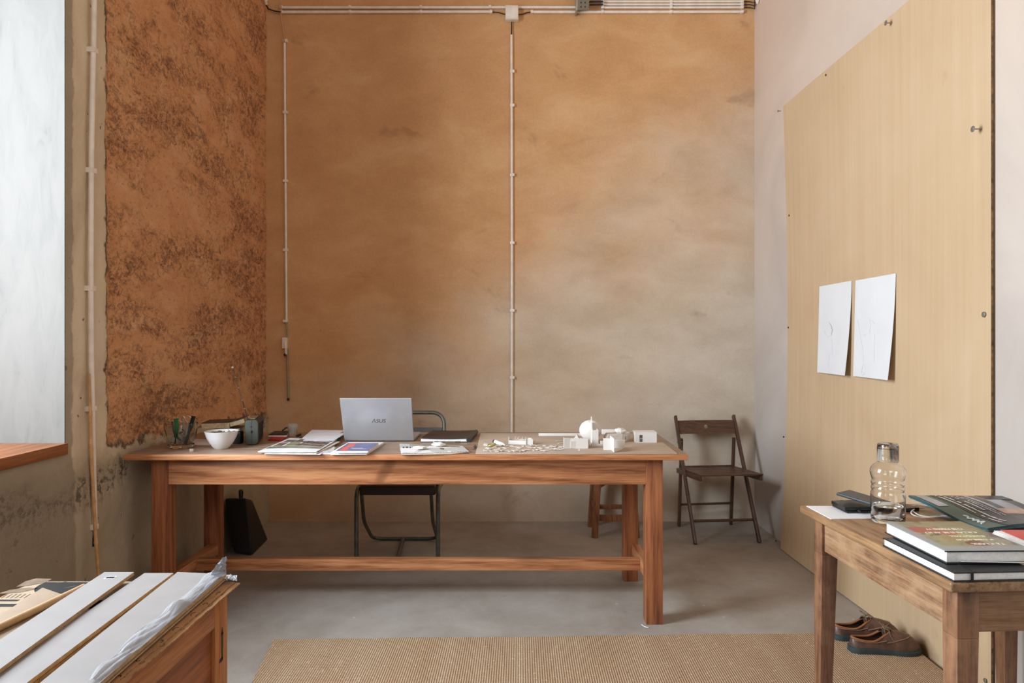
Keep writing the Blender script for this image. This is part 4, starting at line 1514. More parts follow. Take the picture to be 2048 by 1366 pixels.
MB().tube([b0.lerp(tip_, .36), b0.lerp(tip_, .97)], [.0021, .0013], 8).build('antenna', solid('dark_chrome', (70, 62, 60), .25, .8), rd)
mb = MB()
for f_ in (.20, .36, .60, .80):
    p_ = b0.lerp(tip_, f_)
    mb.tube([p_, p_ + (tip_ - b0).normalized() * .004], .0028, 8)
mb.build('antenna_joint', M_steel, rd)
MB().ball(tip_, .0062, 8).build('antenna_tip', solid('pale_tip', (214, 196, 178), .3, .3), rd)

# --- red folder, black notebook, tumbler
rf = thing('red_folder', 'flat red folder beneath the small black notebook near the radio', 'folder', tp(560, 880))
slab_quad(MB(), quad_at([(536, 881), (562, 882), (575, 874), (548, 873)], T), T, T + .005).build('cover', solid('red_card', (176, 24, 34), .5), rf)
nb = thing('notebook', 'small black notebook with white pages on the red folder', 'notebook', tp(555, 873) + Vector((0, 0, .0055)))
z0 = T + .0055
q = quad_at([(537, 873.5), (574, 873.5), (578, 865.5), (549, 865.5)], z0)
slab_quad(MB(), q, z0, z0 + .007).build('page_block', M_white_pages, nb)
slab_quad(MB(), q, z0 + .0072, z0 + .0105).build('cover', m_blackspine, nb)
MB().tube([on(q, .55, .9, z0 + .012), on(q, .8, .95, z0 + .028), on(q, 1.0, .8, z0 + .03), on(q, 1.05, .5, z0 + .014)], .004, 8).build('strap', M_black_cable, nb)
tu = tp(585.5, 871.5)
tg = thing('tumbler', 'small fluted drinking glass standing behind the magazine', 'glass', (tu.x, tu.y, T))


def flute2(j, k, n):
    return 1 + .03 * math.cos(2 * PI * k * 14 / n) * (1 if 2 <= j <= 4 else 0)


MB().lathe([(0, T + .0005), (.0195, T + .0005), (.021, T + .003), (.0235, T + .03), (.0262, T + .050), (.0272, T + .062), (.0256, T + .062), (.0245, T + .05), (.0215, T + .03), (.019, T + .010), (0, T + .008)], 84, (tu.x, tu.y, 0), flute=flute2).build('body', m_tumbler, tg)
kn = thing('dark_knob', 'small dark cable end lying right of the small drinking glass', 'cable end', tp(601, 872))
MB().tube([tp(594, 872, .006), tp(601, 869, .008)], .006, 8).build('plug', M_black_cable, kn)
MB().tube([tp(601, 869, .008), tp(602.5, 874, .003), tp(598, 878, .002)], .002, 6).build('cable', M_black_cable, kn)

# ================================================================== MODEL BOARD AND WHITE MODELS
m_greyboard = solid('warm_grey_board', (178, 160, 142), .8, var=.05, scale=5)
gb = slab_quad(MB(), [Vector((-.198, 3.073, 0)), Vector((.700, 3.073, 0)), Vector((.712, 3.74, 0)), Vector((-.214, 3.74, 0))], T, T + .005)
ob_ = gb.build('model_base_board', m_greyboard)
tag(ob_, 'large warm grey cardboard base sheet under the white models', 'board')
TB = T + .0054


def bq(px, py, dz=0.0):
    return pz(px, py, TB + dz)


def card(m_, a_, b_, z0_, z1_, th=.003):
    """upright card wall from ground point a to b"""
    a_, b_ = Vector(a_), Vector(b_)
    d_ = (b_ - a_)
    n_ = Vector((-d_.y, d_.x, 0)).normalized() * th
    lo_ = [Vector((a_.x, a_.y, TB + z0_)), Vector((b_.x, b_.y, TB + z0_))]
    hi_ = [Vector((a_.x, a_.y, TB + z1_)), Vector((b_.x, b_.y, TB + z1_))]
    m_.hexa([lo_[0], lo_[1], lo_[1] + n_, lo_[0] + n_, hi_[0], hi_[1], hi_[1] + n_, hi_[0] + n_], .0004, 1)


# low L-shaped block in front (left)
mA = thing('paper_model', 'white box model with stepped front standing before the round dome model', 'model', bq(1160, 897))
a0, a1, a2 = bq(1128.5, 898), bq(1141, 897.5), bq(1175, 896.5)
m = MB()
card(m, a0, a1, 0, .050)
card(m, (a1.x, a1.y - .0035, 0), (a2.x, a2.y - .0035, 0), .003, .037)
card(m, a0, (a0.x + .003, a0.y + .06, 0), 0, .048)
card(m, (a1.x, a1.y, 0), (a2.x + .002, a1.y + .004, 0), .0, .048)
m.build('front_wall', M_card_white, mA)
m = MB()
card(m, (a2.x, a2.y, 0), (a2.x + .001, a2.y + .058, 0), 0, .036)
m.hexa([Vector((a2.x + .001, a2.y, TB + .034)), Vector((a2.x + .014, a2.y + .045, TB + .0)), Vector((a2.x + .017, a2.y + .045, TB + .0)), Vector((a2.x + .004, a2.y, TB + .034)), Vector((a2.x + .001, a2.y, TB + .0375)), Vector((a2.x + .014, a2.y + .045, TB + .03)), Vector((a2.x + .017, a2.y + .045, TB + .03)), Vector((a2.x + .004, a2.y, TB + .0375))])
m.build('side_wall', M_card_white, mA)
m = MB()
slab_quad(m, [Vector((a0.x + .004, a0.y + .03, 0)), Vector((a2.x, a2.y + .03, 0)), Vector((a2.x, a2.y + .058, 0)), Vector((a0.x + .004, a0.y + .058, 0))], TB + .036, TB + .039, 0)
m.build('roof', M_card_white, mA)
w_ = bq(1158, 901.5)
m = MB()
m.prism([(w_.x - .004, w_.y, TB), (w_.x + .004, w_.y, TB), (w_.x, w_.y, TB + .012)], [(w_.x - .004, w_.y + .003, TB), (w_.x + .004, w_.y + .003, TB), (w_.x, w_.y + .003, TB + .012)])
tag(m.build('card_offcut', M_card_white), 'tiny upright triangular card offcut before the stepped box model', 'offcut')

# dome with a tall fin and slab tower
mD = thing('paper_model', 'white model with round dome, tall pointed fin and upright slab', 'model', bq(1182, 884))
dc_ = bq(1182, 888)
dy = dc_.y + .06
dxc = (1182 - VX) * dy / F
R_ = .052
zc_ = TB + .055
m = MB()
n1, n2 = 40, 14
shell = []
for off in (0, .002):
    rings = []
    for j in range(n2 + 1):
        th = (PI / 2) * j / n2
        r_ = (R_ - off) * math.sin(th)
        d_ = (R_ - off) * math.cos(th) * .75
        rings.append([m.bm.verts.new((dxc + r_ * math.cos(2 * PI * k / n1) * 1.06, dy + .035 - R_ * .75 + (R_ * .75 - d_) + off, zc_ + r_ * math.sin(2 * PI * k / n1) * .98)) for k in range(n1)])
    shell.append(rings)
for rings in shell:
    for A__, B__ in zip(rings, rings[1:]):
        for k in range(n1):
            m._f([A__[k], A__[(k + 1) % n1], B__[(k + 1) % n1], B__[k]])
for k in range(n1):
    m._f([shell[0][-1][k], shell[0][-1][(k + 1) % n1], shell[1][-1][(k + 1) % n1], shell[1][-1][k]])
bmesh.ops.remove_doubles(m.bm, verts=m.bm.verts[:], dist=1e-6)
bmesh.ops.recalc_face_normals(m.bm, faces=m.bm.faces[:])
m.build('dome', M_card_white, mD)
fx = (1183.5 - VX) * (dy - .03) / F
m = MB()
prof_ = [(dy - .075, TB), (dy + .03, TB), (dy + .03, TB + .06), (dy - .012, TB + .128), (dy - .030, TB + .128), (dy - .045, TB + .075), (dy - .075, TB + .07)]
m.prism([(fx - .0015 - .01 * (z_ - TB - .06), y_, z_) for y_, z_ in prof_], [(fx + .0015 - .01 * (z_ - TB - .06), y_, z_) for y_, z_ in prof_])
m.build('fin', M_card_white, mD)
t0 = bq(1184, 893)
t1_ = bq(1195.5, 893)
m = MB()
m.box(t0.x, t1_.x + .003, t0.y - .003, t0.y, TB, TB + .078)
m.box(t1_.x, t1_.x + .003, t0.y, t0.y + .05, TB, TB + .078)
m.build('slab', M_card_white, mD)
m = MB()
slab_quad(m, [Vector((t0.x - .003, t0.y - .004, 0)), Vector((t1_.x + .03, t0.y - .004, 0)), Vector((t1_.x + .03, t0.y + .03, 0)), Vector((t0.x - .003, t0.y + .03, 0))], TB, TB + .012, .001)
m.build('plinth', M_card_white, mD)
# folded triangle scrap behind
w_ = bq(1155, 884)
m = MB()
m.prism([(w_.x - .026, w_.y + .03, TB), (w_.x + .012, w_.y + .03, TB), (w_.x, w_.y + .035, TB + .034)], [(w_.x - .020, w_.y + .05, TB), (w_.x + .024, w_.y + .05, TB), (w_.x + .004, w_.y + .042, TB + .035)])
tag(m.build('folded_card', M_card_white), 'white folded triangular card tent left of the dome model', 'folded card')

# crossing plates model in front (right)
mC = thing('paper_model', 'white model of crossing upright plates nearest the table front edge', 'model', bq(1228, 900))
c0, c1_, c2_ = bq(1206.5, 900), bq(1229, 905), bq(1252, 899)
m = MB()
card(m, c0, (c1_.x, c0.y - .004, 0), .0, .054)
m.build('plate', M_card_white, mC)
m = MB()
card(m, (c1_.x, c1_.y, 0), (c1_.x - .004, c1_.y + .10, 0), 0, .062)
m.build('plate', M_card_white, mC)
m = MB()
card(m, (c1_.x - .002, c0.y + .045, 0), (c2_.x, c0.y + .05, 0), .0, .040)
m.build('plate', M_card_white, mC)
m = MB()
pa, pb_, pc_ = Vector((c1_.x + .002, c1_.y + .005, TB)), Vector((c2_.x - .012, c0.y + .03, TB)), Vector((c1_.x + .002, c0.y + .03, TB))
m.prism([pa, pb_, pc_], [p_ + Vector((0, 0, .004)) for p_ in (pa, pb_, pc_)])
m.build('floor_plate', M_card_white, mC)
e0 = bq(1200, 893)
m = MB()
m.box(e0.x, e0.x + .022, e0.y, e0.y + .025, TB, TB + .026, .001)
m.build('small_block', M_card_white, mC)

# long block behind it with a doorway, plus crumpled tissue on top
mL = thing('paper_model', 'long low white model with small doorway behind the crossing plates', 'model', bq(1235, 885))
l0, l1, l2 = bq(1212, 886.5), bq(1245, 885.5), bq(1260, 880)
m = MB()
m.prism([(l0.x, l0.y, TB), (l1.x, l1.y, TB), (l1.x, l1.y, TB + .040), (l0.x + .012, l0.y, TB + .040), (l0.x, l0.y, TB + .026)], [(l0.x, l0.y + .09, TB), (l1.x, l1.y + .09, TB), (l1.x, l1.y + .09, TB + .040), (l0.x + .012, l0.y + .09, TB + .040), (l0.x, l0.y + .09, TB + .026)])
m.build('block', M_card_white, mL)
m = MB()
m.hexa([Vector((l1.x + .0005, l1.y, TB)), Vector((l2.x, l2.y, TB)), Vector((l2.x, l2.y + .05, TB)), Vector((l1.x + .0005, l1.y + .088, TB)), Vector((l1.x + .0005, l1.y, TB + .040)), Vector((l2.x, l2.y, TB + .036)), Vector((l2.x, l2.y + .05, TB + .036)), Vector((l1.x + .0005, l1.y + .088, TB + .040))], .0005, 1)
wing = m.build('angled_wing', M_card_white, mL)
pm_ = Vector((l1.x, l1.y, 0)).lerp(Vector((l2.x, l2.y, 0)), .35)
d_ = (Vector((l2.x, l2.y, 0)) - Vector((l1.x, l1.y, 0))).normalized()
nq = Vector((d_.y, -d_.x, 0)) * .0008
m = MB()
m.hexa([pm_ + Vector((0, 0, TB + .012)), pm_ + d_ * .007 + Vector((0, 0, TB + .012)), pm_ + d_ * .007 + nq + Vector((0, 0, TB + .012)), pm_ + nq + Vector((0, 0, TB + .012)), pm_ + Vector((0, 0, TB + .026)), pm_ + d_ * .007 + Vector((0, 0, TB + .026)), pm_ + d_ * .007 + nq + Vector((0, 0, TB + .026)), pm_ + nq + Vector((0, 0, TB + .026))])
m.build('doorway', solid('shadow_brown_opening', (96, 66, 44), .9), wing)  # dark plate painting the shade inside the opening
m = MB()
m.box(l1.x - .06, l1.x - .03, l0.y - .02, l0.y - .001, TB, TB + .016, .001)
m.build('step', M_card_white, mL)
crumple((bq(1241, 884).x, l0.y + .045, TB + .0402), .028, .020, .014, 'crumpled white tissue on top of the long low model', seed=13)

# box with a slotted window at the right
mB_ = thing('paper_model', 'white box model with a slotted window, rightmost of the models', 'model', bq(1290, 886))
b0_, b1_ = bq(1270.5, 885.5), bq(1313.5, 885.5)
hgt = .049
wx0, wx1 = b0_.x + (b1_.x - b0_.x) * .20, b0_.x + (b1_.x - b0_.x) * .34
m = MB()
yb = b0_.y
m.box(b0_.x, wx0, yb, yb + .003, TB, TB + hgt)
m.box(wx1, b1_.x, yb, yb + .003, TB, TB + hgt)
m.box(wx0, wx1, yb, yb + .003, TB, TB + .004)
m.box(wx0, wx1, yb, yb + .003, TB + .038, TB + hgt)
m.build('front_wall', M_card_white, mB_)
m = MB()
m.box(wx0, wx1, yb + .001, yb + .0025, TB + .019, TB + .021)
m.box((wx0 + wx1) / 2 - .0008, (wx0 + wx1) / 2 + .0008, yb + .001, yb + .0025, TB + .004, TB + .038)
m.build('window_bar', M_card_white, mB_)
m = MB()
m.box(b0_.x, b0_.x + .003, yb + .003, yb + .07, TB, TB + hgt)
m.box(b1_.x - .003, b1_.x, yb + .003, yb + .07, TB, TB + hgt)
m.box(b0_.x, b1_.x, yb + .07, yb + .073, TB, TB + hgt)
m.build('side_walls', M_card_white, mB_)
m = MB()
m.box(b0_.x - .001, b1_.x, yb - .0005, yb + .074, TB + hgt, TB + hgt + .003)
m.build('roof', M_card_white, mB_)
st0 = bq(1300, 868)
o_ = MB().lathe([(0, TB), (.016, TB), (.015, TB + .006), (0, TB + .008)], 24, (st0.x, 3.66, 0)).build('grey_pebble', solid('grey_stone', (132, 122, 108), .7))
tag(o_, 'flat grey pebble behind the slotted box model', 'pebble')

# tray with pins
mT = thing('paper_model', 'small white tray model with thin curled strips standing inside', 'model', bq(1034, 889))
k0, k1 = bq(1018, 888.5), bq(1051, 889.5)
m = MB()
card(m, k0, k1, 0, .019)
m.build('front_wall', M_card_white, mT)
m = MB()
m.box(k1.x, k1.x + .003, k1.y, k1.y + .05, TB, TB + .032)
m.box(k0.x - .003, k0.x, k0.y, k0.y + .05, TB, TB + .030)
m.box(k0.x, k1.x, k0.y + .05, k0.y + .053, TB, TB + .019)
m.build('side_walls', M_card_white, mT)
m = MB()
arcs = [(k1.x + .003, TB), (k1.x + .036, TB)] + [(k1.x + .0195 + .0165 * math.cos(a_), TB + .020 + .013 * math.sin(a_)) for a_ in [PI * k / 10 for k in range(11)]]
m.prism([(x_, k1.y + .004, z_) for x_, z_ in arcs], [(x_, k1.y + .007, z_) for x_, z_ in arcs])
m.build('arched_wall', M_card_white, mT)
m_strip = solid('pinkish_paper_strip', (216, 196, 184), .8)
for k, (xf, lean_, hgt_) in enumerate(((.36, .004, .036), (.48, .010, .034), (.55, -.002, .028), (.66, .008, .026), (.80, .004, .032))):
    x_ = k0.x + (k1.x - k0.x) * xf
    y_ = k0.y + .018 + .004 * (k % 3)
    MB().tube([(x_, y_, TB + .002), (x_ + lean_ * .3, y_, TB + hgt_ * .6), (x_ + lean_, y_ + .004, TB + hgt_)], .0011, 6).build('strip', m_strip, mT)
r0 = bq(1069, 888)
tag(MB().lathe([(0, TB), (.006, TB), (.006, TB + .017), (0, TB + .017)], 18, (r0.x, r0.y, 0)).build('paper_roll', m_strip), 'tiny upright paper roll right of the tray model', 'paper roll')

# glue tube with black cap
gt = thing('glue_tube', 'small white tube with a black cap lying on the grey base board', 'tube', bq(1000, 889))
g0, g1 = bq(990.5, 888) + Vector((0, 0, .011)), bq(1010, 893) + Vector((0, 0, .006))
MB().tube([g0, g0.lerp(g1, .75), g1], [.0095, .0085, .004], 14).build('body', M_card_white, gt)
MB().tube([g0 + (g0 - g1).normalized() * .012, g0], .0085, 14).build('cap', M_black, gt)
MB().tube([g0 + (g0 - g1).normalized() * .0135, g0 + (g0 - g1).normalized() * .0118], .0045, 14).build('cap_ring', solid('grey_ring', (90, 90, 94), .4), gt)
yt = thing('tape_roll', 'small roll of yellowish adhesive tape among the paper scraps', 'tape', bq(983, 893))
y0_ = bq(983, 893.5)
MB().tube([Vector((y0_.x + .017 * math.cos(a_), y0_.y + .014 * math.sin(a_), TB + .008 + .004 * math.cos(a_))) for a_ in [2 * PI * k / 24 for k in range(24)]], .005, 8, True).build('roll', solid('olive_tape', (150, 138, 80), .3), yt)
# bright spoon-like scrap
tag(slab_quad(MB(), quad_at([(967, 891.5), (975, 892.5), (977, 888.5), (968, 887.5)], TB), TB + .001, TB + .005, .001).build('card_offcut', M_card_white), 'white card offcut at the left end of the paper scraps', 'offcut')
# long white strips at the back
tag(MB().box(bq(1077, 871).x, bq(1163, 871).x, bq(1077, 872).y, bq(1077, 872).y + .012, TB, TB + .014, .001).build('foam_strip', M_card_white), 'long white foam strip at the back of the board left of the dome', 'strip')
tag(MB().box(bq(1203, 868).x, bq(1240, 868).x, bq(1203, 868.5).y, bq(1203, 868.5).y + .012, TB, TB + .026, .001).build('foam_strip', M_card_white), 'short white foam strip at the back of the board right of the dome', 'strip')

# scattered paper scraps: each scrap an object of its own
scrap_spots = []
rs = random.Random(5)
for k in range(58):
    px_ = 970 + 157 * ((k * .618) % 1)
    py_ = 892 + 12.5 * rs.random()
    if px_ > 1100:
        py_ = 893 + 8 * rs.random()
    scrap_spots.append((px_, py_))
layer = {}
for k, (px_, py_) in enumerate(scrap_spots):
    c_ = bq(px_, py_)
    L_, W__ = .016 + .026 * rs.random(), .005 + .011 * rs.random()
    a_ = rs.random() * PI
    key = (round(c_.x / .035), round(c_.y / .035))
    lv = layer.get(key, 0)
    layer[key] = lv + 1
    z_ = TB + .0006 + .0022 * lv
    tl = (rs.random() - .5) * .16
    rr_ = Matrix.Translation((c_.x, c_.y, z_ + abs(tl) * L_ * .5)) @ Matrix.Rotation(a_, 4, 'Z') @ Matrix.Rotation(tl, 4, 'Y')
    j1, j2 = rs.random() * .006, rs.random() * .006
    m = MB()
    lo_ = [rr_ @ Vector(q_) for q_ in ((-L_ / 2, -W__ / 2, 0), (L_ / 2 - j1, -W__ / 2, 0), (L_ / 2, W__ / 2, 0), (-L_ / 2 + j2, W__ / 2, 0))]
    m.prism(lo_, [q_ + Vector((0, 0, .0016)) for q_ in lo_])
    o_ = m.build('paper_scrap', M_card_white if k % 5 else m_strip)
    tag(o_, 'small white card scrap in the heap of cuttings before the tray model', 'paper scrap', 'card cuttings scattered on the grey base board')
for k, (pa_, pb__) in enumerate((((1111, 883), (1126, 882)), ((1116, 888), (1130, 887)))):
    a_, b_ = bq(*pa_), bq(*pb__)
    o_ = MB().beam(a_ + Vector((0, 0, .0025)), b_ + Vector((0, 0, .0025)), .006, .003).build('card_sliver', M_card_white)
    tag(o_, ('upper', 'lower')[k] + ' of two white slivers just left of the stepped box model', 'sliver')
# bit of white wire on the floor
wf = [pz(1283, 1249, .003), pz(1287, 1252, .003), pz(1293, 1254.5, .003), pz(1297, 1254.8, .003)]
tag(MB().tube(wf, .0018, 6).build('white_thread', M_paper), 'short white thread on the floor by the front right table leg', 'thread')
# ================================================================== THINGS ON THE SIDE TABLE
S = SZ + .0005


def sp_(px, py, dz=0.0):
    return pz(px, py, S + dz)


def rect(m_, x0, x1, y0, y1, z0_, z1_, rot=0.0, bev=.0008):
    c_ = Vector(((x0 + x1) / 2, (y0 + y1) / 2, 0))
    R_ = Matrix.Translation(c_) @ Matrix.Rotation(rot, 4, 'Z') @ Matrix.Translation(-c_)
    m_.box(x0, x1, y0, y1, z0_, z1_, bev, 2, R_)
    return m_


ps = thing('paper_sheet', 'blank white paper sheet under the wallet on the side table', 'paper', (1.03, 2.17, S))
q = [pz(1662, 1039, S), Vector((1.16, 2.095, 0)), Vector((1.155, 2.245, 0)), pz(1613, 1013, S)]
slab_quad(MB(), q, S, S + .002, 0).build('sheet', M_paper, ps)
S2 = S + .0024
m_wallet = solid('black_wallet_leather', (26, 27, 29), .35, bmp=.25, bscale=90)
wl = thing('wallet', 'black leather wallet lying on the paper sheet under the phone', 'wallet', (1.075, 2.2, S2))
mb = MB()
rect(mb, 1.016, 1.132, 2.152, 2.246, S2, S2 + .007, .05, .003)
mb.build('back_flap', m_wallet, wl)
mb = MB()
mb.sheet(lambda u, v: (1.012 + .116 * u, 2.150 + .092 * v, S2 + .0185 + .002 * math.sin(PI * u) + .0012 * noise.noise(Vector((u * 9, v * 9, 3)))), 14, 10, .0105)
mb.build('front_flap', m_wallet, wl)
MB().tube([(1.052, 2.148, S2 + .010), (1.056, 2.143, S2 + .007), (1.060, 2.148, S2 + .008)], .0035, 8).build('clasp', m_wallet, wl)
ph = thing('smartphone', 'dark smartphone resting tilted on top of the black wallet', 'phone', (1.06, 2.18, S2 + .02))
o0 = Vector((1.018, 2.222, .7935))
av, bv = Vector((.55, -.82, -.10)).normalized() * .138, Vector((.83, .555, .01)).normalized() * .074
nv = av.cross(bv).normalized()
if nv.z < 0:
    nv = -nv
nv *= .0085
MB().hexa([o0, o0 + av, o0 + av + bv, o0 + bv, o0 + nv, o0 + av + nv, o0 + av + bv + nv, o0 + bv + nv], .0025, 3).build('body', solid('graphite_phone_case', (52, 56, 60), .4, .1), ph)
e1, e2 = av * .02, bv * .035
o1 = o0 + nv * 1.005 + e1 + e2
MB().hexa([o1, o1 + av * .96, o1 + av * .96 + bv * .93, o1 + bv * .93] + [p_ + nv * .05 for p_ in (o1, o1 + av * .96, o1 + av * .96 + bv * .93, o1 + bv * .93)]).build('screen', solid('dark_phone_glass', (62, 58, 52), .4), ph)

# --- carafe
cx, cy = 1.093, 2.05
cf = thing('glass_carafe', 'ribbed clear glass carafe with upturned cup, part filled with water', 'carafe', (cx, cy, S))


def yz(y):
    return 1.29 - (y - 682) / 673


outer = [(0, S + .004), (.030, S + .003), (.036, S), (.042, S + .003), (.046, S + .012), (.0470, S + .024), (.0472, .832), (.0462, .840), (.0432, .846), (.0452, .850), (.0458, .853), (.0450, .857), (.0430, .861), (.0450, .865), (.0462, .869), (.0450, .873), (.0432, .878), (.0448, .884), (.0478, .892), (.0486, .902), (.0470, .912), (.0400, .921), (.0300, .928), (.0262, .933), (.0245, .940), (.0242, .968), (.0250, .971)]
inner = [(r - .0024, z) for r, z in outer[6:]][::-1]
inner += [(.0446, S + .026), (.043, S + .016), (.038, S + .011), (0, S + .009)]
MB().lathe(outer + [(.0232, .972)] + inner, 64, (cx, cy, 0)).build('body', M_glass, cf)
wat = [(0, S + .0093), (.0378, S + .0113), (.0428, S + .0163), (.0444, S + .0262), (.0445, .802), (.0445, .8022), (0, .8022)]
MB().lathe(wat, 64, (cx, cy, 0)).build('water', glass('water', (250, 253, 255), 0, 1.33), cf)
cup = [(.0272, .9335), (.0292, .9330), (.0293, .975), (.0285, .983), (.0262, .9862), (.0200, .9868), (0, .9868), (0, .9820), (.0200, .9818), (.0258, .980), (.0272, .974), (.0272, .9335)]
MB().lathe(cup, 56, (cx, cy, 0)).build('upturned_cup', M_glass, cf)

# --- dark pouch behind the carafe and the white cable
pc = thing('black_pouch', 'small black pouch behind the carafe near the white cable', 'pouch', (1.22, 2.19, S))
mb = MB()
rect(mb, 1.17, 1.262, 2.175, 2.225, S, S + .012, .25, .003)
mb.build('body', m_wallet, pc)
cb = thing('white_cable', 'looped thin white cable coming out from under the teal magazine', 'cable', (1.25, 2.14, S))
pts = [pz(x_, y_, S + .003) for x_, y_ in ((1905, 1034), (1880, 1031), (1858, 1033.5), (1838, 1030), (1825, 1021), (1823, 1014), (1832, 1010), (1850, 1010.5), (1876, 1013.5), (1900, 1017))]
MB().tube(curve(pts, 6), .0018, 8).build('wire', M_paper, cb)
pts = [pz(x_, y_, S + .0068) for x_, y_ in ((1912, 1036), (1884, 1033), (1850, 1035), (1830, 1031.5), (1822, 1025), (1830, 1018), (1848, 1015.5), (1878, 1015.5), (1902, 1019))]
MB().tube(curve(pts, 6), .0018, 8).build('wire', M_paper, cb)

# --- teal magazine, raised at its back left corner
mz = thing('magazine', 'teal and black glossy magazine with curling cover at the back of the side table', 'magazine', (1.42, 2.08, S))
BL, FL, BR, FR = Vector((1.239, 2.20, 0)), Vector((1.318, 1.945, 0)), Vector((1.56, 2.235, 0)), Vector((1.61, 1.975, 0))


def mzf(u, v, off=0.0):
    """u: left to right, v: back to front"""
    p_ = BL.lerp(BR, u).lerp(FL.lerp(FR, u), v)
    h_ = .012 + .036 * (1 - v) ** 1.5 - .012 * u * (1 - v) + .010 * math.sin(PI * u) * v + .004 * math.sin(2 * PI * v)
    return Vector((p_.x, p_.y, S + h_ + off))


def mzp(u0, u1, v0, v1, mat, name, parent, lift, n=8):
    return MB().sheet(lambda u, v: mzf(u0 + (u1 - u0) * u, v0 + (v1 - v0) * v, lift), n, n, -.0003).build(name, mat, parent)


m_teal = solid('teal_cover', (52, 86, 86), .3, var=.05)
m_navy = solid('navy_print', (36, 46, 62), .3)
m_black_gloss = solid('black_gloss_print', (44, 42, 40), .3, var=.2, scale=10)
m_greypic = solid('grey_photo_print', (168, 168, 174), .3, var=.14, scale=14)
m_sagedark = solid('dark_sage_photo', (66, 70, 64), .3, var=.2, scale=10)
m_skinpic = solid('pinkish_photo_patch', (196, 160, 142), .3, var=.12, scale=30)
mb = MB()
mb.sheet(lambda u, v: mzf(u, v, 0), 16, 16, -.006)
cov = mb.build('cover', m_teal, mz)
mb = MB()
mb.sheet(lambda u, v: mzf(u * .97 + .012, v, -.0064) , 16, 16, -.0035)
mb.build('pages', solid('blue_page_edges', (70, 100, 122), .6, var=.2, scale=80), mz)
mzp(.22, .55, 0, 1, m_black_gloss, 'dark_band', cov, .0008)
mzp(.55, 1.0, 0, 1, m_sagedark, 'cover_photo', cov, .0008)
mzp(.56, .86, .02, .46, m_greypic, 'cover_photo', cov, .0014)
mzp(.60, .68, .04, .44, solid('dark_grey_photo_strip', (84, 88, 92), .3), 'cover_photo', cov, .0019)
mzp(.70, 1.0, .0, .16, m_navy, 'cover_photo', cov, .0019)
mzp(.56, .99, .46, .60, m_skinpic, 'cover_photo', cov, .0014)
mzp(.36, .56, .03, .50, m_navy, 'text_panel', cov, .0013)
mzp(.04, .15, .02, .36, m_greypic, 'address_label', cov, .0012)
m_wp = solid('white_print', (226, 226, 224), .4)
rs = random.Random(3)
for u0, v0, v1, w, pn_ in ((.255, .03, .90, .022, cov), (.315, .02, .84, .030, cov), (.40, .06, .50, .026, cov), (.46, .06, .62, .014, cov), (.50, .08, .66, .012, cov)):
    mb = MB()
    v = v0
    while v < v1:
        l_ = .012 + .016 * rs.random()
        if rs.random() > .14:
            h1 = w * (.55 + .45 * rs.random())
            mb.sheet(lambda a_, b_: mzf(u0 + h1 * a_, v + l_ * b_, .0022), 1, 1, -.0002)
            if rs.random() > .4:
                mb.sheet(lambda a_, b_: mzf(u0 + w * a_, v + l_ * .25 * b_, .0022), 1, 1, -.0002)
        v += l_ + .007
    mb.build('printed_line', m_wp, cov)
pts = [(.10, .60), (.12, .64), (.085, .67), (.125, .70), (.09, .73), (.135, .75), (.09, .79), (.15, .80), (.08, .84)]
MB().tube([mzf(a_, b_, .0012) for a_, b_ in c2(pts)], .0022, 6).build('masthead_mark', m_wp, cov)

# --- red booklet
rbk = thing('red_booklet', 'booklet with red cover and white page edges at the right of the books', 'booklet', (1.38, 1.82, S))
mb = MB()
for k in range(5):
    j = .004 * math.sin(k * 2.1)
    rect(mb, 1.305 + j, 1.455, 1.735, 1.905 + j * .5, S + .0008 + k * .003, S + .0030 + k * .003, -.03, .0004)
mb.build('pages', M_white_pages, rbk)
mb = MB()
rect(mb, 1.325, 1.457, 1.735, 1.905, S + .0162, S + .0178, -.03, .0004)
mb.build('cover', solid('coral_red_cover', (206, 74, 70), .4), rbk)

# --- black notebook and hardback on top
nbk = thing('notebook', 'black notebook with elastic band lying under the apple painting hardback', 'notebook', (1.06, 1.68, S))
NR = math.radians(3.2)
x0, x1, y0, y1 = .962, 1.158, 1.548, 1.822
mb = MB()
rect(mb, x0, x1, y0, y1, S, S + .003, NR)
rect(mb, x0, x1, y0, y1, S + .019, S + .0218, NR)
rect(mb, x1 - .004, x1, y0, y1, S + .003, S + .019, NR)
mb.build('cover', solid('matte_black_cover', (34, 36, 38), .5), nbk)
mb = MB()
rect(mb, x0 + .003, x1 - .005, y0 + .003, y1 - .003, S + .0032, S + .0188, NR)
mb.build('page_block', M_white_pages, nbk)
mb = MB()
ex = 1.008
rect(mb, ex, ex + .006, y0 - .004 - .0007, y1 - .004 + .0007, S + .0219, S + .0228, NR, 0)
rect(mb, ex, ex + .006, y0 - .0062, y0 - .0048, S + .0002, S + .0228, 0, 0)
mb.build('elastic_band', M_black, nbk)
Z1 = S + .0232
HR = math.radians(1.5)
hb = thing('hardback_book', 'thick hardback with apple painting cover on top of the black notebook', 'book', (1.09, 1.73, Z1))
x0, x1, y0, y1 = .984, 1.192, 1.600, 1.858
m_art, nt, b = new_mat('painterly_cover')
v = coords(nt, (1, 1, 0))
sv = nd(nt, 'ShaderNodeSeparateXYZ')
nt.links.new(v, sv.inputs[0])
c = ramp(nt, noi(nt, v, 9, 5, .6, .8), [(.3, (96, 96, 84)), (.5, (146, 140, 108)), (.7, (168, 160, 128))])
c = mixc(nt, step(nt, noi(nt, v, 16, 3, .5, 1.0), .54, .66), c, (92, 60, 52))


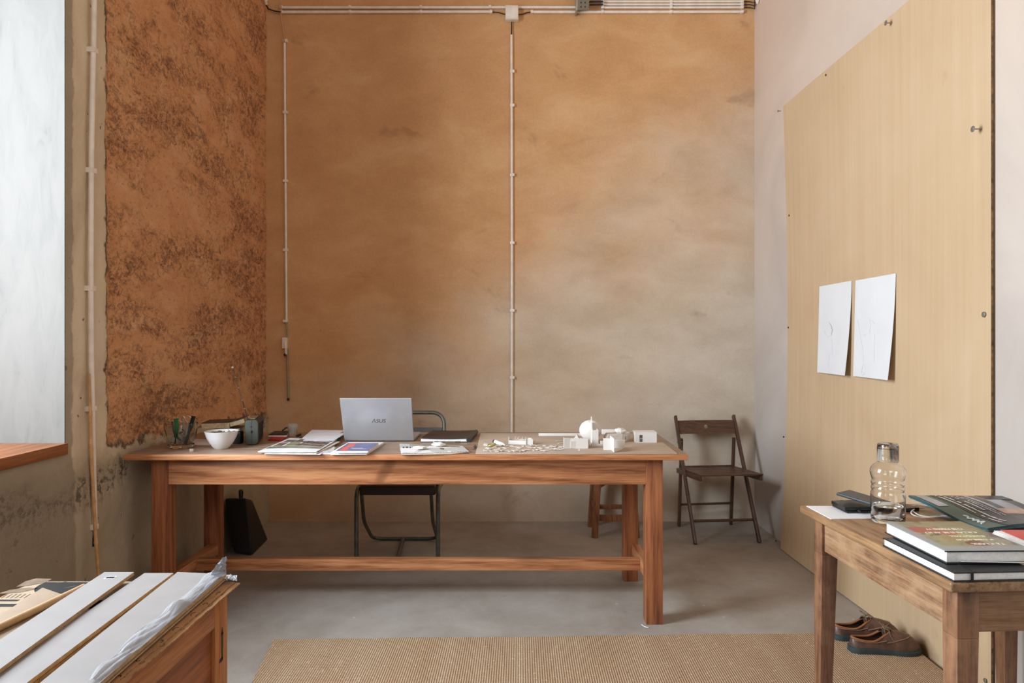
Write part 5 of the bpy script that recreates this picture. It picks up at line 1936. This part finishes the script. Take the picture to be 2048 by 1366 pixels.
def blob(px_, py_, rx_, ry_, soft=.35):
    dx_ = mth(nt, 'DIVIDE', mth(nt, 'SUBTRACT', sv.outputs[0], px_), rx_)
    dy_ = mth(nt, 'DIVIDE', mth(nt, 'SUBTRACT', sv.outputs[1], py_), ry_)
    r_ = mth(nt, 'ADD', mth(nt, 'MULTIPLY', dx_, dx_), mth(nt, 'MULTIPLY', dy_, dy_))
    return mth(nt, 'SUBTRACT', 1.0, step(nt, mth(nt, 'ADD', r_, mth(nt, 'MULTIPLY', noi(nt, v, 30, 3), .4)), 1.0, 1.0 + soft))


# coordinates relative to the book's origin
for px_, py_, rx_, ry_, cc_ in ((-.055, .045, .046, .030, (164, 64, 60)), (-.005, .02, .030, .024, (172, 84, 66)), (.03, -.02, .034, .030, (170, 166, 112)), (-.02, -.035, .03, .026, (150, 132, 86)), (.01, -.078, .030, .016, (124, 52, 48)), (.05, .05, .04, .03, (150, 146, 116))):
    c = mixc(nt, mth(nt, 'MULTIPLY', blob(px_, py_, rx_, ry_), .85), c, cc_)
edge_ = mth(nt, 'MAXIMUM', step(nt, mth(nt, 'MULTIPLY', sv.outputs[0], -1.0), .078, .094), step(nt, mth(nt, 'ADD', mth(nt, 'MULTIPLY', sv.outputs[1], -1.0), mth(nt, 'MULTIPLY', noi(nt, v, 14, 2), .03)), .098, .118))
c = mixc(nt, edge_, c, (150, 152, 154))
nt.links.new(c, b.inputs['Base Color'])
b.inputs['Roughness'].default_value = .28
mb = MB()
rect(mb, x0, x1, y0, y1, Z1, Z1 + .0028, HR)
rect(mb, x1 - .003, x1, y0, y1, Z1 + .003, Z1 + .0275, HR)
mb.build('back_cover', solid('black_book_board', (40, 42, 42), .4), hb)
mb = MB()
rect(mb, x0, x1, y0, y1, Z1 + .0278, Z1 + .0305, HR)
fcv = mb.build('front_cover', m_art, hb)
mb = MB()
rect(mb, x0 + .003, x1 - .004, y0 + .004, y1 - .004, Z1 + .003, Z1 + .0276, HR)
mb.build('page_block', M_white_pages, hb)
mb = MB()
rect(mb, x0, x1, y0 - .0004, y0 + .002, Z1 + .0276, Z1 + .0300, HR, 0)
mb.build('cover_edge', M_black, hb)
m_title = solid('cream_title_print', (228, 222, 204), .4)
ct = Vector(((x0 + x1) / 2, (y0 + y1) / 2, Z1 + .0308))
xd = Matrix.Rotation(HR, 3, 'Z') @ Vector((-1, 0, 0))
yd = Matrix.Rotation(HR, 3, 'Z') @ Vector((0, -1, 0))
for txt, yy, xs, sz in (('T.J. CLARK', 1.653, 1.162, .0172), ('IF THESE APPLES', 1.688, 1.158, .0128), ('SHOULD FALL', 1.719, 1.158, .0140), ('C\u00c9ZANNE AND', 1.752, 1.160, .0190), ('THE PRESENT', 1.783, 1.146, .0165)):
    lettering(txt, sz, frame((xs, yy, Z1 + .0307), xd, yd), m_title, fcv, 'title_lettering', align='LEFT')
sl = thing('paper_slip', 'white slip of paper sticking out from under the apple painting hardback', 'paper slip', (1.09, 1.6, Z1))
mb = MB()
mb.sheet(lambda u, v: (1.02 + .15 * u, 1.588 + .010 * v + .004 * u, Z1 + .0045 + .004 * (1 - u) - .002 * v), 8, 3, .0006)
mb.build('sheet', M_paper, sl)

# ================================================================== SHOES
m_leather = solid('worn_brown_leather', (92, 66, 56), .38, var=.22, scale=26, bmp=.25, bscale=80)
m_collar = solid('tan_leather_collar', (142, 92, 60), .5, var=.1, scale=40)
m_sole = solid('blue_grey_rubber_sole', (52, 62, 64), .7, var=.15, scale=40)
m_lace = solid('rawhide_lace', (132, 108, 86), .6)
m_seam = solid('rubbed_seam_leather', (128, 98, 80), .5, var=.2, scale=60)
m_lining = solid('olive_lining', (84, 76, 54), .8, var=.1)
LS = .285


def wid(t):
    k = [(0, .031), (.15, .034), (.35, .034), (.5, .036), (.7, .046), (.85, .045), (1, .034)]
    for (a_, wa), (b_, wb) in zip(k, k[1:]):
        if t <= b_:
            w_ = wa + (wb - wa) * sm(a_, b_, t)
            break
    if t < .12:
        w_ *= math.sqrt(max(0, 1 - ((.12 - t) / .12) ** 2))
    if t > .76:
        w_ *= math.sqrt(max(0, 1 - ((t - .76) / .24) ** 2))
    return w_


NL = 56


def outl(i, grow=0.0):
    th = 2 * PI * i / NL
    t = .5 - .5 * math.cos(th)
    s_ = 1 if math.sin(th) >= 0 else -1
    w_ = wid(t)
    x_ = LS * t + (grow * -math.cos(th))
    return Vector((x_, s_ * (w_ + grow * min(1, w_ / .02)), 0))


def openl(i):
    th = 2 * PI * i / NL
    t = .5 - .5 * math.cos(th)
    x_ = LS * (.035 + .555 * t)
    y_ = math.sin(th) * (.0245 + .003 * math.sin(PI * t))
    z_ = .063 + .001 * t + .026 * sm(.45, 1, t) - .008 * math.sin(PI * min(1, t * 1.3)) * (1 if t < .77 else 0)
    return Vector((x_, y_, z_))


def upper(i, k):
    th = 2 * PI * i / NL
    t = .5 - .5 * math.cos(th)
    o_ = outl(i)
    o_.z = .022
    p_ = openl(i)
    s_ = 1 - math.cos(k * PI / 2)
    if t < .5:
        s_ = .6 * k + .4 * s_
    zf = math.sin(k * PI / 2) ** (1.0 + .25 * sm(.5, 1, t))
    if t < .5:
        zf = .5 * k + .5 * zf
    return Vector((o_.x + (p_.x - o_.x) * s_, o_.y + (p_.y - o_.y) * s_, .022 + (p_.z - .022) * zf))


def make_shoe():
    t = thing('boat_shoe', 'x', 'shoe', (0, 0, 0), 0, 'pair of brown boat shoes')
    m_ = MB()
    lo_ = [outl(i, .004) for i in range(NL)]
    m_.prism([Vector((p_.x, p_.y, .0)) for p_ in lo_], [Vector((p_.x, p_.y, .026 if p_.x < LS * .45 else .021)) for p_ in lo_], .003)
    m_.prism([Vector((p_.x, p_.y, .0205)) for p_ in [outl(i, .001) for i in range(NL)]], [Vector((p_.x, p_.y, .030)) for p_ in [outl(i, -.001) for i in range(NL)]])
    m_.build('sole', m_sole, t, world=False)
    m_ = MB()
    K_ = 12
    R_ = [[m_.bm.verts.new(upper(i, k / K_)) for i in range(NL)] for k in range(K_ + 1)]
    I_ = [[m_.bm.verts.new(upper(i, k / K_) * 1.0 + Vector(((LS * .35 - upper(i, k / K_).x) * .02, -upper(i, k / K_).y * .07, -.002))) for i in range(NL)] for k in range(K_ + 1)]
    for Q_ in (R_, I_):
        for A__, B__ in zip(Q_, Q_[1:]):
            for i in range(NL):
                m_._f([A__[i], A__[(i + 1) % NL], B__[(i + 1) % NL], B__[i]])
    for i in range(NL):
        m_._f([R_[-1][i], R_[-1][(i + 1) % NL], I_[-1][(i + 1) % NL], I_[-1][i]])
    bmesh.ops.recalc_face_normals(m_.bm, faces=m_.bm.faces[:])
    m_.build('upper', m_leather, t, world=False, smooth=70)
    idx = [i % NL for i in range(-22, 23)]
    m_ = MB()
    m_.tube([openl(i) + Vector((0, 0, -.002)) for i in idx], .0048, 10)
    m_.build('collar', m_collar, t, world=False)
    m_ = MB()
    ins_ = [openl(i) for i in range(NL)]
    m_.prism([Vector((p_.x, p_.y * 1.05, .030)) for p_ in ins_], [Vector((p_.x, p_.y * 1.05, .036)) for p_ in ins_])
    m_.build('insole', m_lining, t, world=False)
    # raised seam round the toe, side laces and heel seam
    m_ = MB()
    m_.tube([upper(i, .56) + Vector((0, 0, .0012)) for i in range(15, NL - 14)], .0026, 8)
    m_.build('toe_seam', m_seam, t, world=False)
    m_ = MB()
    for rng in (range(3, 17), range(NL - 16, NL - 2)):
        m_.tube([upper(i, .72) + Vector((0, .001 * (1 if i < NL / 2 else -1), .001)) for i in rng], .0019, 8)
    m_.build('side_lace', m_lace, t, world=False)
    m_ = MB()
    m_.sheet(lambda u, v: (LS * (.46 + .20 * u), .019 * (2 * v - 1), .098 - .024 * u - .006 * (2 * v - 1) ** 2), 8, 8, .003)
    m_.build('tongue', m_lining, t, world=False)
    m_ = MB()
    for s_ in (-1, 1):
        m_.sheet(lambda u, v: (LS * (.44 + .20 * u), s_ * (.010 + .024 * v), .094 - .012 * u - .034 * v ** 1.4), 6, 6, .003 * s_)
    m_.build('eyestay', m_leather, t, world=False)
    m_ = MB()
    for x_ in (.47, .545, .61):
        zt = .100 - (x_ - .44) * .10
        m_.tube(curve([(LS * x_, -.022, zt - .010), (LS * (x_ + .01), -.008, zt + .001), (LS * (x_ + .01), .008, zt + .001), (LS * x_, .022, zt - .010)], 5), .0016, 7)
    kx, kz = LS * .50, .101
    m_.tube(curve([(kx, 0, kz), (kx - .018, -.020, kz + .012), (kx - .002, -.034, kz + .003), (kx + .006, -.010, kz)], 6), .0016, 7)
    m_.tube(curve([(kx, 0, kz), (kx - .012, .022, kz + .014), (kx + .006, .036, kz + .004), (kx + .006, .010, kz)], 6), .0016, 7)
    for y_ in (-.012, -.004, .006, .014):
        m_.tube(curve([(kx, 0, kz), (kx + .014, y_ * .8, kz + .002), (kx + .032, y_ * 1.5, kz - .012), (kx + .044, y_ * 2.1, kz - .026)], 5), .0016, 7)
    m_.tube(curve([(kx + .01, -.012, kz - .002), (kx + .01, -.030, kz - .022), (kx + .034, -.041, kz - .055)], 5), .0015, 7)
    m_.build('lace', m_lace, t, world=False)
    return t


sh = make_shoe()
sh.location = (1.352, 2.835, .0142)
sh.rotation_euler = (0, 0, math.radians(-3))
sh['label'] = 'worn brown leather boat shoe in front, nearer the side table legs'
s2 = sh.copy()
COL.objects.link(s2)
for ch_ in list(sh.children):
    c_ = ch_.copy()
    COL.objects.link(c_)
    c_.parent = s2
s2.location = (1.338, 2.955, .0142)
s2.rotation_euler = (0, 0, math.radians(-1))
s2.scale = (1, -1, 1)
s2['label'] = 'worn brown leather boat shoe behind, half hidden by its partner'
# ================================================================== CRATE AND WHAT LIES ON IT
CT = .62
m_ply = wood('orange_brown_plywood', (172, 104, 58), (148, 84, 44), (112, 60, 32), 'Y', .8, .45, .7, False)
m_batten = wood('brown_pine_batten', (190, 126, 72), (164, 100, 54), (120, 70, 38), 'Y', 1.2, .5, .7)
m_battenZ = wood('brown_pine_post', (196, 134, 78), (170, 106, 58), (124, 74, 40), 'Z', 1.2, .5, .7)
CX0, CX1, CY0, CY1 = -1.36, -.792, .70, 1.868
cr = thing('wooden_crate', 'orange brown wooden crate with panelled side, covered in boards and cardboard', 'crate', (-1.07, 1.24, 0))
for x0, x1 in ((CX1 - .03, CX1), (CX0, CX0 + .03)):
    for y0, y1 in ((CY1 - .075, CY1), (CY0, CY0 + .075)):
        MB().box(x0, x1, y0, y1, 0, CT - .012, .002).build('corner_post', m_battenZ, cr)
    for z0, z1 in ((CT - .075, CT - .0125), (.0, .07)):
        MB().box(x0, x1, CY0 + .0755, CY1 - .0755, z0, z1, .002).build('rail', m_batten, cr)
    xm = x1 - .018 if x1 == CX1 else x0 + .010
    MB().box(xm, xm + .008, CY0 + .0756, CY1 - .0756, .0705, CT - .0755, .0005).build('side_panel', m_ply, cr)
for y0 in (CY0 + .005, CY1 - .017):
    MB().box(CX0 + .031, CX1 - .031, y0, y0 + .012, .02, CT - .013, .001).build('end_panel', m_ply, cr)
MB().box(CX0, CX1, CY0, CY1, CT - .012, CT, .001).build('lid', m_batten, cr)
MB().box(CX0 + .031, CX1 - .031, CY0 + .02, CY1 - .02, .01, .025).build('bottom', m_ply, cr)
# stencilled upright mark on the corner post
m = MB()
ym = CY1 - .034
for a, c_, z0, z1 in ((-.004, .004, .445, .515), (-.016, .004, .440, .450)):
    m.box(CX1 + .0002, CX1 + .0008, ym + a, ym + c_, z0, z1)
m.prism([(CX1 + .0002, ym - .007, .510), (CX1 + .0002, ym + .007, .510), (CX1 + .0002, ym, .530)], [(CX1 + .0008, ym - .007, .510), (CX1 + .0008, ym + .007, .510), (CX1 + .0008, ym, .530)])
m.build('stencil_mark', M_black, cr)

# flattened cardboard with torn edges
m_card = solid('brown_corrugated_card', (176, 136, 98), .85, var=.08, scale=20)
m_cardedge = solid('torn_card_edge', (150, 112, 76), .9, var=.3, scale=90)


def card_sheet(label, x0, x1, y0, y1, z0, z1, seed, rag, mat=m_card, name='cardboard_sheet'):
    rs_ = random.Random(seed)
    n_ = 46
    right = [(x1 + rag * (noise.noise(Vector((k * .37, seed, 0))) + .6 * noise.noise(Vector((k * 1.3, seed, 5)))), y0 + (y1 - y0) * k / n_) for k in range(n_ + 1)]
    far = [(x1 + (x0 - x1) * k / 8, y1 + rag * .5 * noise.noise(Vector((k * .9, seed, 9)))) for k in range(1, 8)]
    loop = [(x0, y0)] + right + far + [(x0, y1)]
    m_ = MB()
    m_.prism([(a, c__, z0) for a, c__ in loop], [(a, c__, z1) for a, c__ in loop])
    o_ = m_.build(name, [mat, m_cardedge], None)
    for p in o_.data.polygons:
        if abs(p.normal.z) < .5:
            p.material_index = 1
    return tag(o_, label, 'cardboard')


cs = card_sheet('lowest torn cardboard sheet, its ragged edge hanging over the crate side', -1.35, -.771, .72, 1.902, CT + .0005, CT + .0035, 1, .007)
cs2 = card_sheet('upper torn cardboard sheet with printed marks along its ragged edge', -1.34, -.784, .74, 1.898, CT + .0042, CT + .0072, 4, .006)
# small curved print marks along the torn edges
rs = random.Random(8)
for par, xb, zt, n_ in ((cs, -.778, CT + .0032, 12), (cs2, -.792, CT + .0073, 12)):
    mm = MB()
    for k in range(n_):
        y_ = .98 + .075 * k + .02 * rs.random()
        if y_ > 1.82:
            break
        a0 = rs.random() * 6
        r_ = .005 + .003 * rs.random()
        x_ = xb - .004 - .004 * rs.random() if par is cs else xb
        mm.tube([(x_ + r_ * .7 * math.cos(a0 + q_ * .55), y_ + r_ * 1.3 * math.sin(a0 + q_ * .55), zt) for q_ in range(7)], .0009, 5)
    mm.build('printed_mark', M_black, par)
CZ = CT + .0082

# white faced boards with tan cores
m_face = solid('off_white_board_face', (141, 136, 135), .6, var=.03, scale=8)
m_core = solid('tan_board_core', (176, 144, 104), .85, var=.12, scale=60)


def edge_line(p1, p2, z, ynear):
    a, c__ = pz(*p1, z), pz(*p2, z)
    d = (a - c__)
    return a, c__ + d * ((ynear - c__.y) / d.y)


def plank(name, label, L, R_, z, th, ynear, bow=.006, mat=m_face):
    l0, l1 = edge_line(*L, z, ynear)
    r0, r1 = edge_line(*R_, z, ynear)

    def fn(u, v):
        p = l0.lerp(r0, u).lerp(l1.lerp(r1, u), v)
        return Vector((p.x, p.y, z + bow * math.sin(PI * min(1, v * 1.2)) - .0))
    o_ = MB().sheet(fn, 3, 18, -th).build(name, [mat, m_core], None, smooth=30)
    for p in o_.data.polygons:
        if abs(p.normal.z) < .5:
            p.material_index = 1
    return tag(o_, label, 'board', 'white boards laid side by side on the crate'), fn


PZ = CZ + .0215
pk1, f1_ = plank('white_board', 'off white board with a small label sticker, leftmost of the three on the crate', ((209, 1144), (0, 1283)), ((268, 1144), (0, 1342)), PZ + .0095, .009, .72, .004)
pk2, _ = plank('white_board', 'narrow off white board between the two other boards on the crate', ((289, 1146), (132, 1254)), ((347, 1146), (57, 1366)), PZ, .009, .72, .003)
pk3, f3_ = plank('white_board', 'wide off white board partly under the plastic film on the crate', ((355, 1144), (83, 1366)), ((452, 1148), (203, 1366)), PZ - .001, .009, .72, .003)
pk4, _ = plank('white_board', 'second board hidden below the narrow middle board on the crate', ((300, 1160), (140, 1268)), ((349, 1152), (68, 1366)), PZ - .0105, .009, .72, .001)
# spacer stack so that nothing hangs in the air
sp1 = MB().box(-1.08, -.84, 1.70, 1.76, CZ, PZ - .0205, .001).build('support_batten', m_core)
tag(sp1, 'short tan batten carrying the far ends of the boards on the crate', 'batten')
sp2 = MB().box(-1.06, -.80, .80, .86, CZ, PZ - .0205, .001).build('support_batten', m_core)
tag(sp2, 'short tan batten under the near ends of the boards on the crate', 'batten')
# sticker
u0, u1, v0, v1 = .32, .66, .030, .052
lb = MB().sheet(lambda u, v: f1_(u0 + (u1 - u0) * u, v0 + (v1 - v0) * v) + Vector((0, 0, .0005)), 2, 4, -.0003).build('label_sticker', solid('label_paper', (176, 176, 182), .8), pk1)
mm = MB()
u = .36
rs = random.Random(2)
while u < .62:
    w = .006 + .012 * rs.random()
    mm.sheet(lambda a, c__: f1_(u + w * a, v0 + .006 + .010 * c__) + Vector((0, 0, .001)), 1, 1, -.0002)
    u += w + .010
mm.build('barcode', M_black, lb)

# pinkish thin board under the film, at the right edge
pk5, _ = plank('thin_board', 'thin pinkish board along the right edge of the crate under the plastic film', ((432, 1152), (185, 1366)), ((462, 1149), (217, 1366)), CZ + .008, .003, .72, .002, solid('pinkish_board', (196, 172, 158), .6, var=.04))

# plastic film
m_film, nt, b = new_mat('milky_plastic_film')
b.inputs['Base Color'].default_value = lin((176, 178, 184))
b.inputs['Roughness'].default_value = .22
b.inputs['Alpha'].default_value = .55
b.inputs['Subsurface Weight'].default_value = .0
fm = thing('plastic_film', 'crumpled milky plastic film over the right edge of the boards on the crate', 'plastic film', (-.82, 1.4, PZ + .01))


def film(u, v):
    """u across, v from far end to near end"""
    a = pz(431 - 10 * v, 1153 + 4 * v, PZ + .006)
    far_l, near_l = pz(413, 1150, PZ + .004), pz(171, 1366, PZ + .004)
    far_r, near_r = pz(450, 1148, PZ + .002), pz(207, 1366, PZ - .004)
    l = far_l.lerp(near_l, v)
    r = far_r.lerp(near_r, v)
    l.x += .008 * math.sin(v * 7) + .012 * noise.noise(Vector((v * 7, 0, 2)))
    p = l.lerp(r, u)
    h = .006 * abs(noise.noise(Vector((u * 2.2 + v * 3, v * 6, 1)))) + .002 * abs(noise.noise(Vector((u * 6 + v * 8, v * 16, 4)))) + .010 * math.sin(PI * u) * math.exp(-((v - .40) / .05) ** 2)
    p.z += h + .0025 + .003 * math.sin(PI * u)
    return p


MB().sheet(film, 26, 80, .0004).build('sheet', m_film, fm, smooth=25)


def tipf(u, v):
    base_l, base_r = pz(418, 1152, PZ + .006), pz(452, 1150, PZ + .004)
    top = pd(448, 1115, 1.835)
    q_ = base_l.lerp(base_r, u)
    w = 1 - v ** 1.2 * .86
    c_ = base_l.lerp(base_r, .5).lerp(top, v)
    p = c_ + (base_r - base_l) * (u - .5) * w
    p += Vector((.003 * noise.noise(Vector((u * 5, v * 6, 1))), .010 * noise.noise(Vector((u * 4, v * 5, 7))), .003 * noise.noise(Vector((u * 9, v * 4, 3)))))
    return p


MB().sheet(tipf, 12, 14, .0004).build('twisted_end', m_film, fm, smooth=20)
# loose crinkled bit at the far right corner of the crate
MB().sheet(lambda u, v: pz(452 + 22 * u, 1149 + 10 * v + 3 * u, CZ + .012) + Vector((0, 0, .010 * noise.noise(Vector((u * 6, v * 6, 8))))), 10, 8, .0004).build('torn_corner', m_film, fm, smooth=20)

# poster, brown sheet, dowel
m_poster = solid('cream_poster_paper', (158, 138, 116), .8, var=.05)
po = thing('poster', 'cream poster with a big dark round print at the far left of the crate', 'poster', (-1.2, 1.8, CZ))
A, Bc, Cc, Dd = pz(66, 1152, CZ), Vector((-1.02, 1.896, 0)), Vector((-1.02, 1.60, 0)), Vector((-1.337, 1.60, 0))
A = Vector((-1.335, 1.89, 0))
slab_quad(MB(), [Dd, Cc, Vector((-1.02, 1.896, 0)), Vector((-1.335, 1.896, 0))], CZ, CZ + .001, 0).build('sheet', m_poster, po)
m_pdark = solid('charcoal_print', (30, 32, 34), .45, var=.15, scale=12)
m_pbrown = solid('brown_print', (110, 92, 74), .6, var=.2, scale=30)


def decal(pts, z, mat, name, parent):
    m_ = MB()
    m_.prism([Vector((p.x, p.y, z)) for p in pts], [Vector((p.x, p.y, z + .0004)) for p in pts])
    return m_.build(name, mat, parent)


zt = CZ + .0012
ce = pz(142, 1170, zt)
decal([Vector((ce.x + .085 * math.cos(a), min(1.89, ce.y + .075 * math.sin(a)), 0)) for a in [2 * PI * k / 40 for k in range(40)]], zt, m_pdark, 'round_print', po)
for (a_, c_, d_, w_) in ((106, 1168, 132, .0035), (128, 1177, 150, .005)):
    p1, p2 = pz(a_, c_, zt), pz(d_, c_ - 4, zt)
    decal([p1, p2, p2 + Vector((0, w_, 0)), p1 + Vector((0, w_ * .4, 0))], zt + .0005, m_pbrown, 'highlight_streak', po)
decal([pz(x_, y_, zt) for x_, y_ in ((32, 1174), (60, 1171), (88, 1166), (104, 1158), (72, 1157), (50, 1163))], zt, m_pbrown, 'brown_print', po)
decal([pz(x_, y_, zt) for x_, y_ in ((-6, 1188), (40, 1185), (78, 1177), (60, 1175), (20, 1180))], zt, m_pbrown, 'brown_print', po)
for k in range(7):
    p1, p2 = pz(2 + 9 * k, 1196, zt), pz(14 + 9 * k, 1188, zt)
    decal([p1, p1 + Vector((.003, 0, 0)), p2 + Vector((.003, 0, 0)), p2], zt, m_pbrown, 'print_tick', po)
for ya, yb in ((1199.5, 1202.5), (1208, 1213.5)):
    pp_ = [pz(-20, yb, zt), pz(33, yb, zt), pz(40, ya, zt), pz(-20, ya, zt)]
    decal(pp_, zt, m_pdark, 'print_stripe', po)
m_brownsheet = solid('tan_card_sheet', (146, 126, 106), .8, var=.04)
ap = pz(85, 1176, CZ + .004)
e1, e2 = Vector((.085, -.60, 0)), Vector((.135, -.078, 0))
o_ = slab_quad(MB(), [ap + e1, ap + e1 + e2 * .55, ap + e2 * .8, ap], CZ + .0022, CZ + .0052, .0004).build('tan_card_sheet', m_brownsheet)
tag(o_, 'plain tan card sheet with its corner pointing away, below the wooden dowel', 'card sheet')
d0, d1 = pz(168, 1174, CZ + .015), pz(0, 1254, CZ + .015)
dd_ = (d1 - d0)
d2 = d0 + dd_ * 2.6
o_ = MB().tube([d0, d0.lerp(d2, .5), d2], .0088, 14).build('wooden_dowel', solid('pale_dowel_wood', (176, 146, 112), .5, var=.06, scale=30))
tag(o_, 'long pale wooden dowel lying left of the boards on the crate', 'dowel')
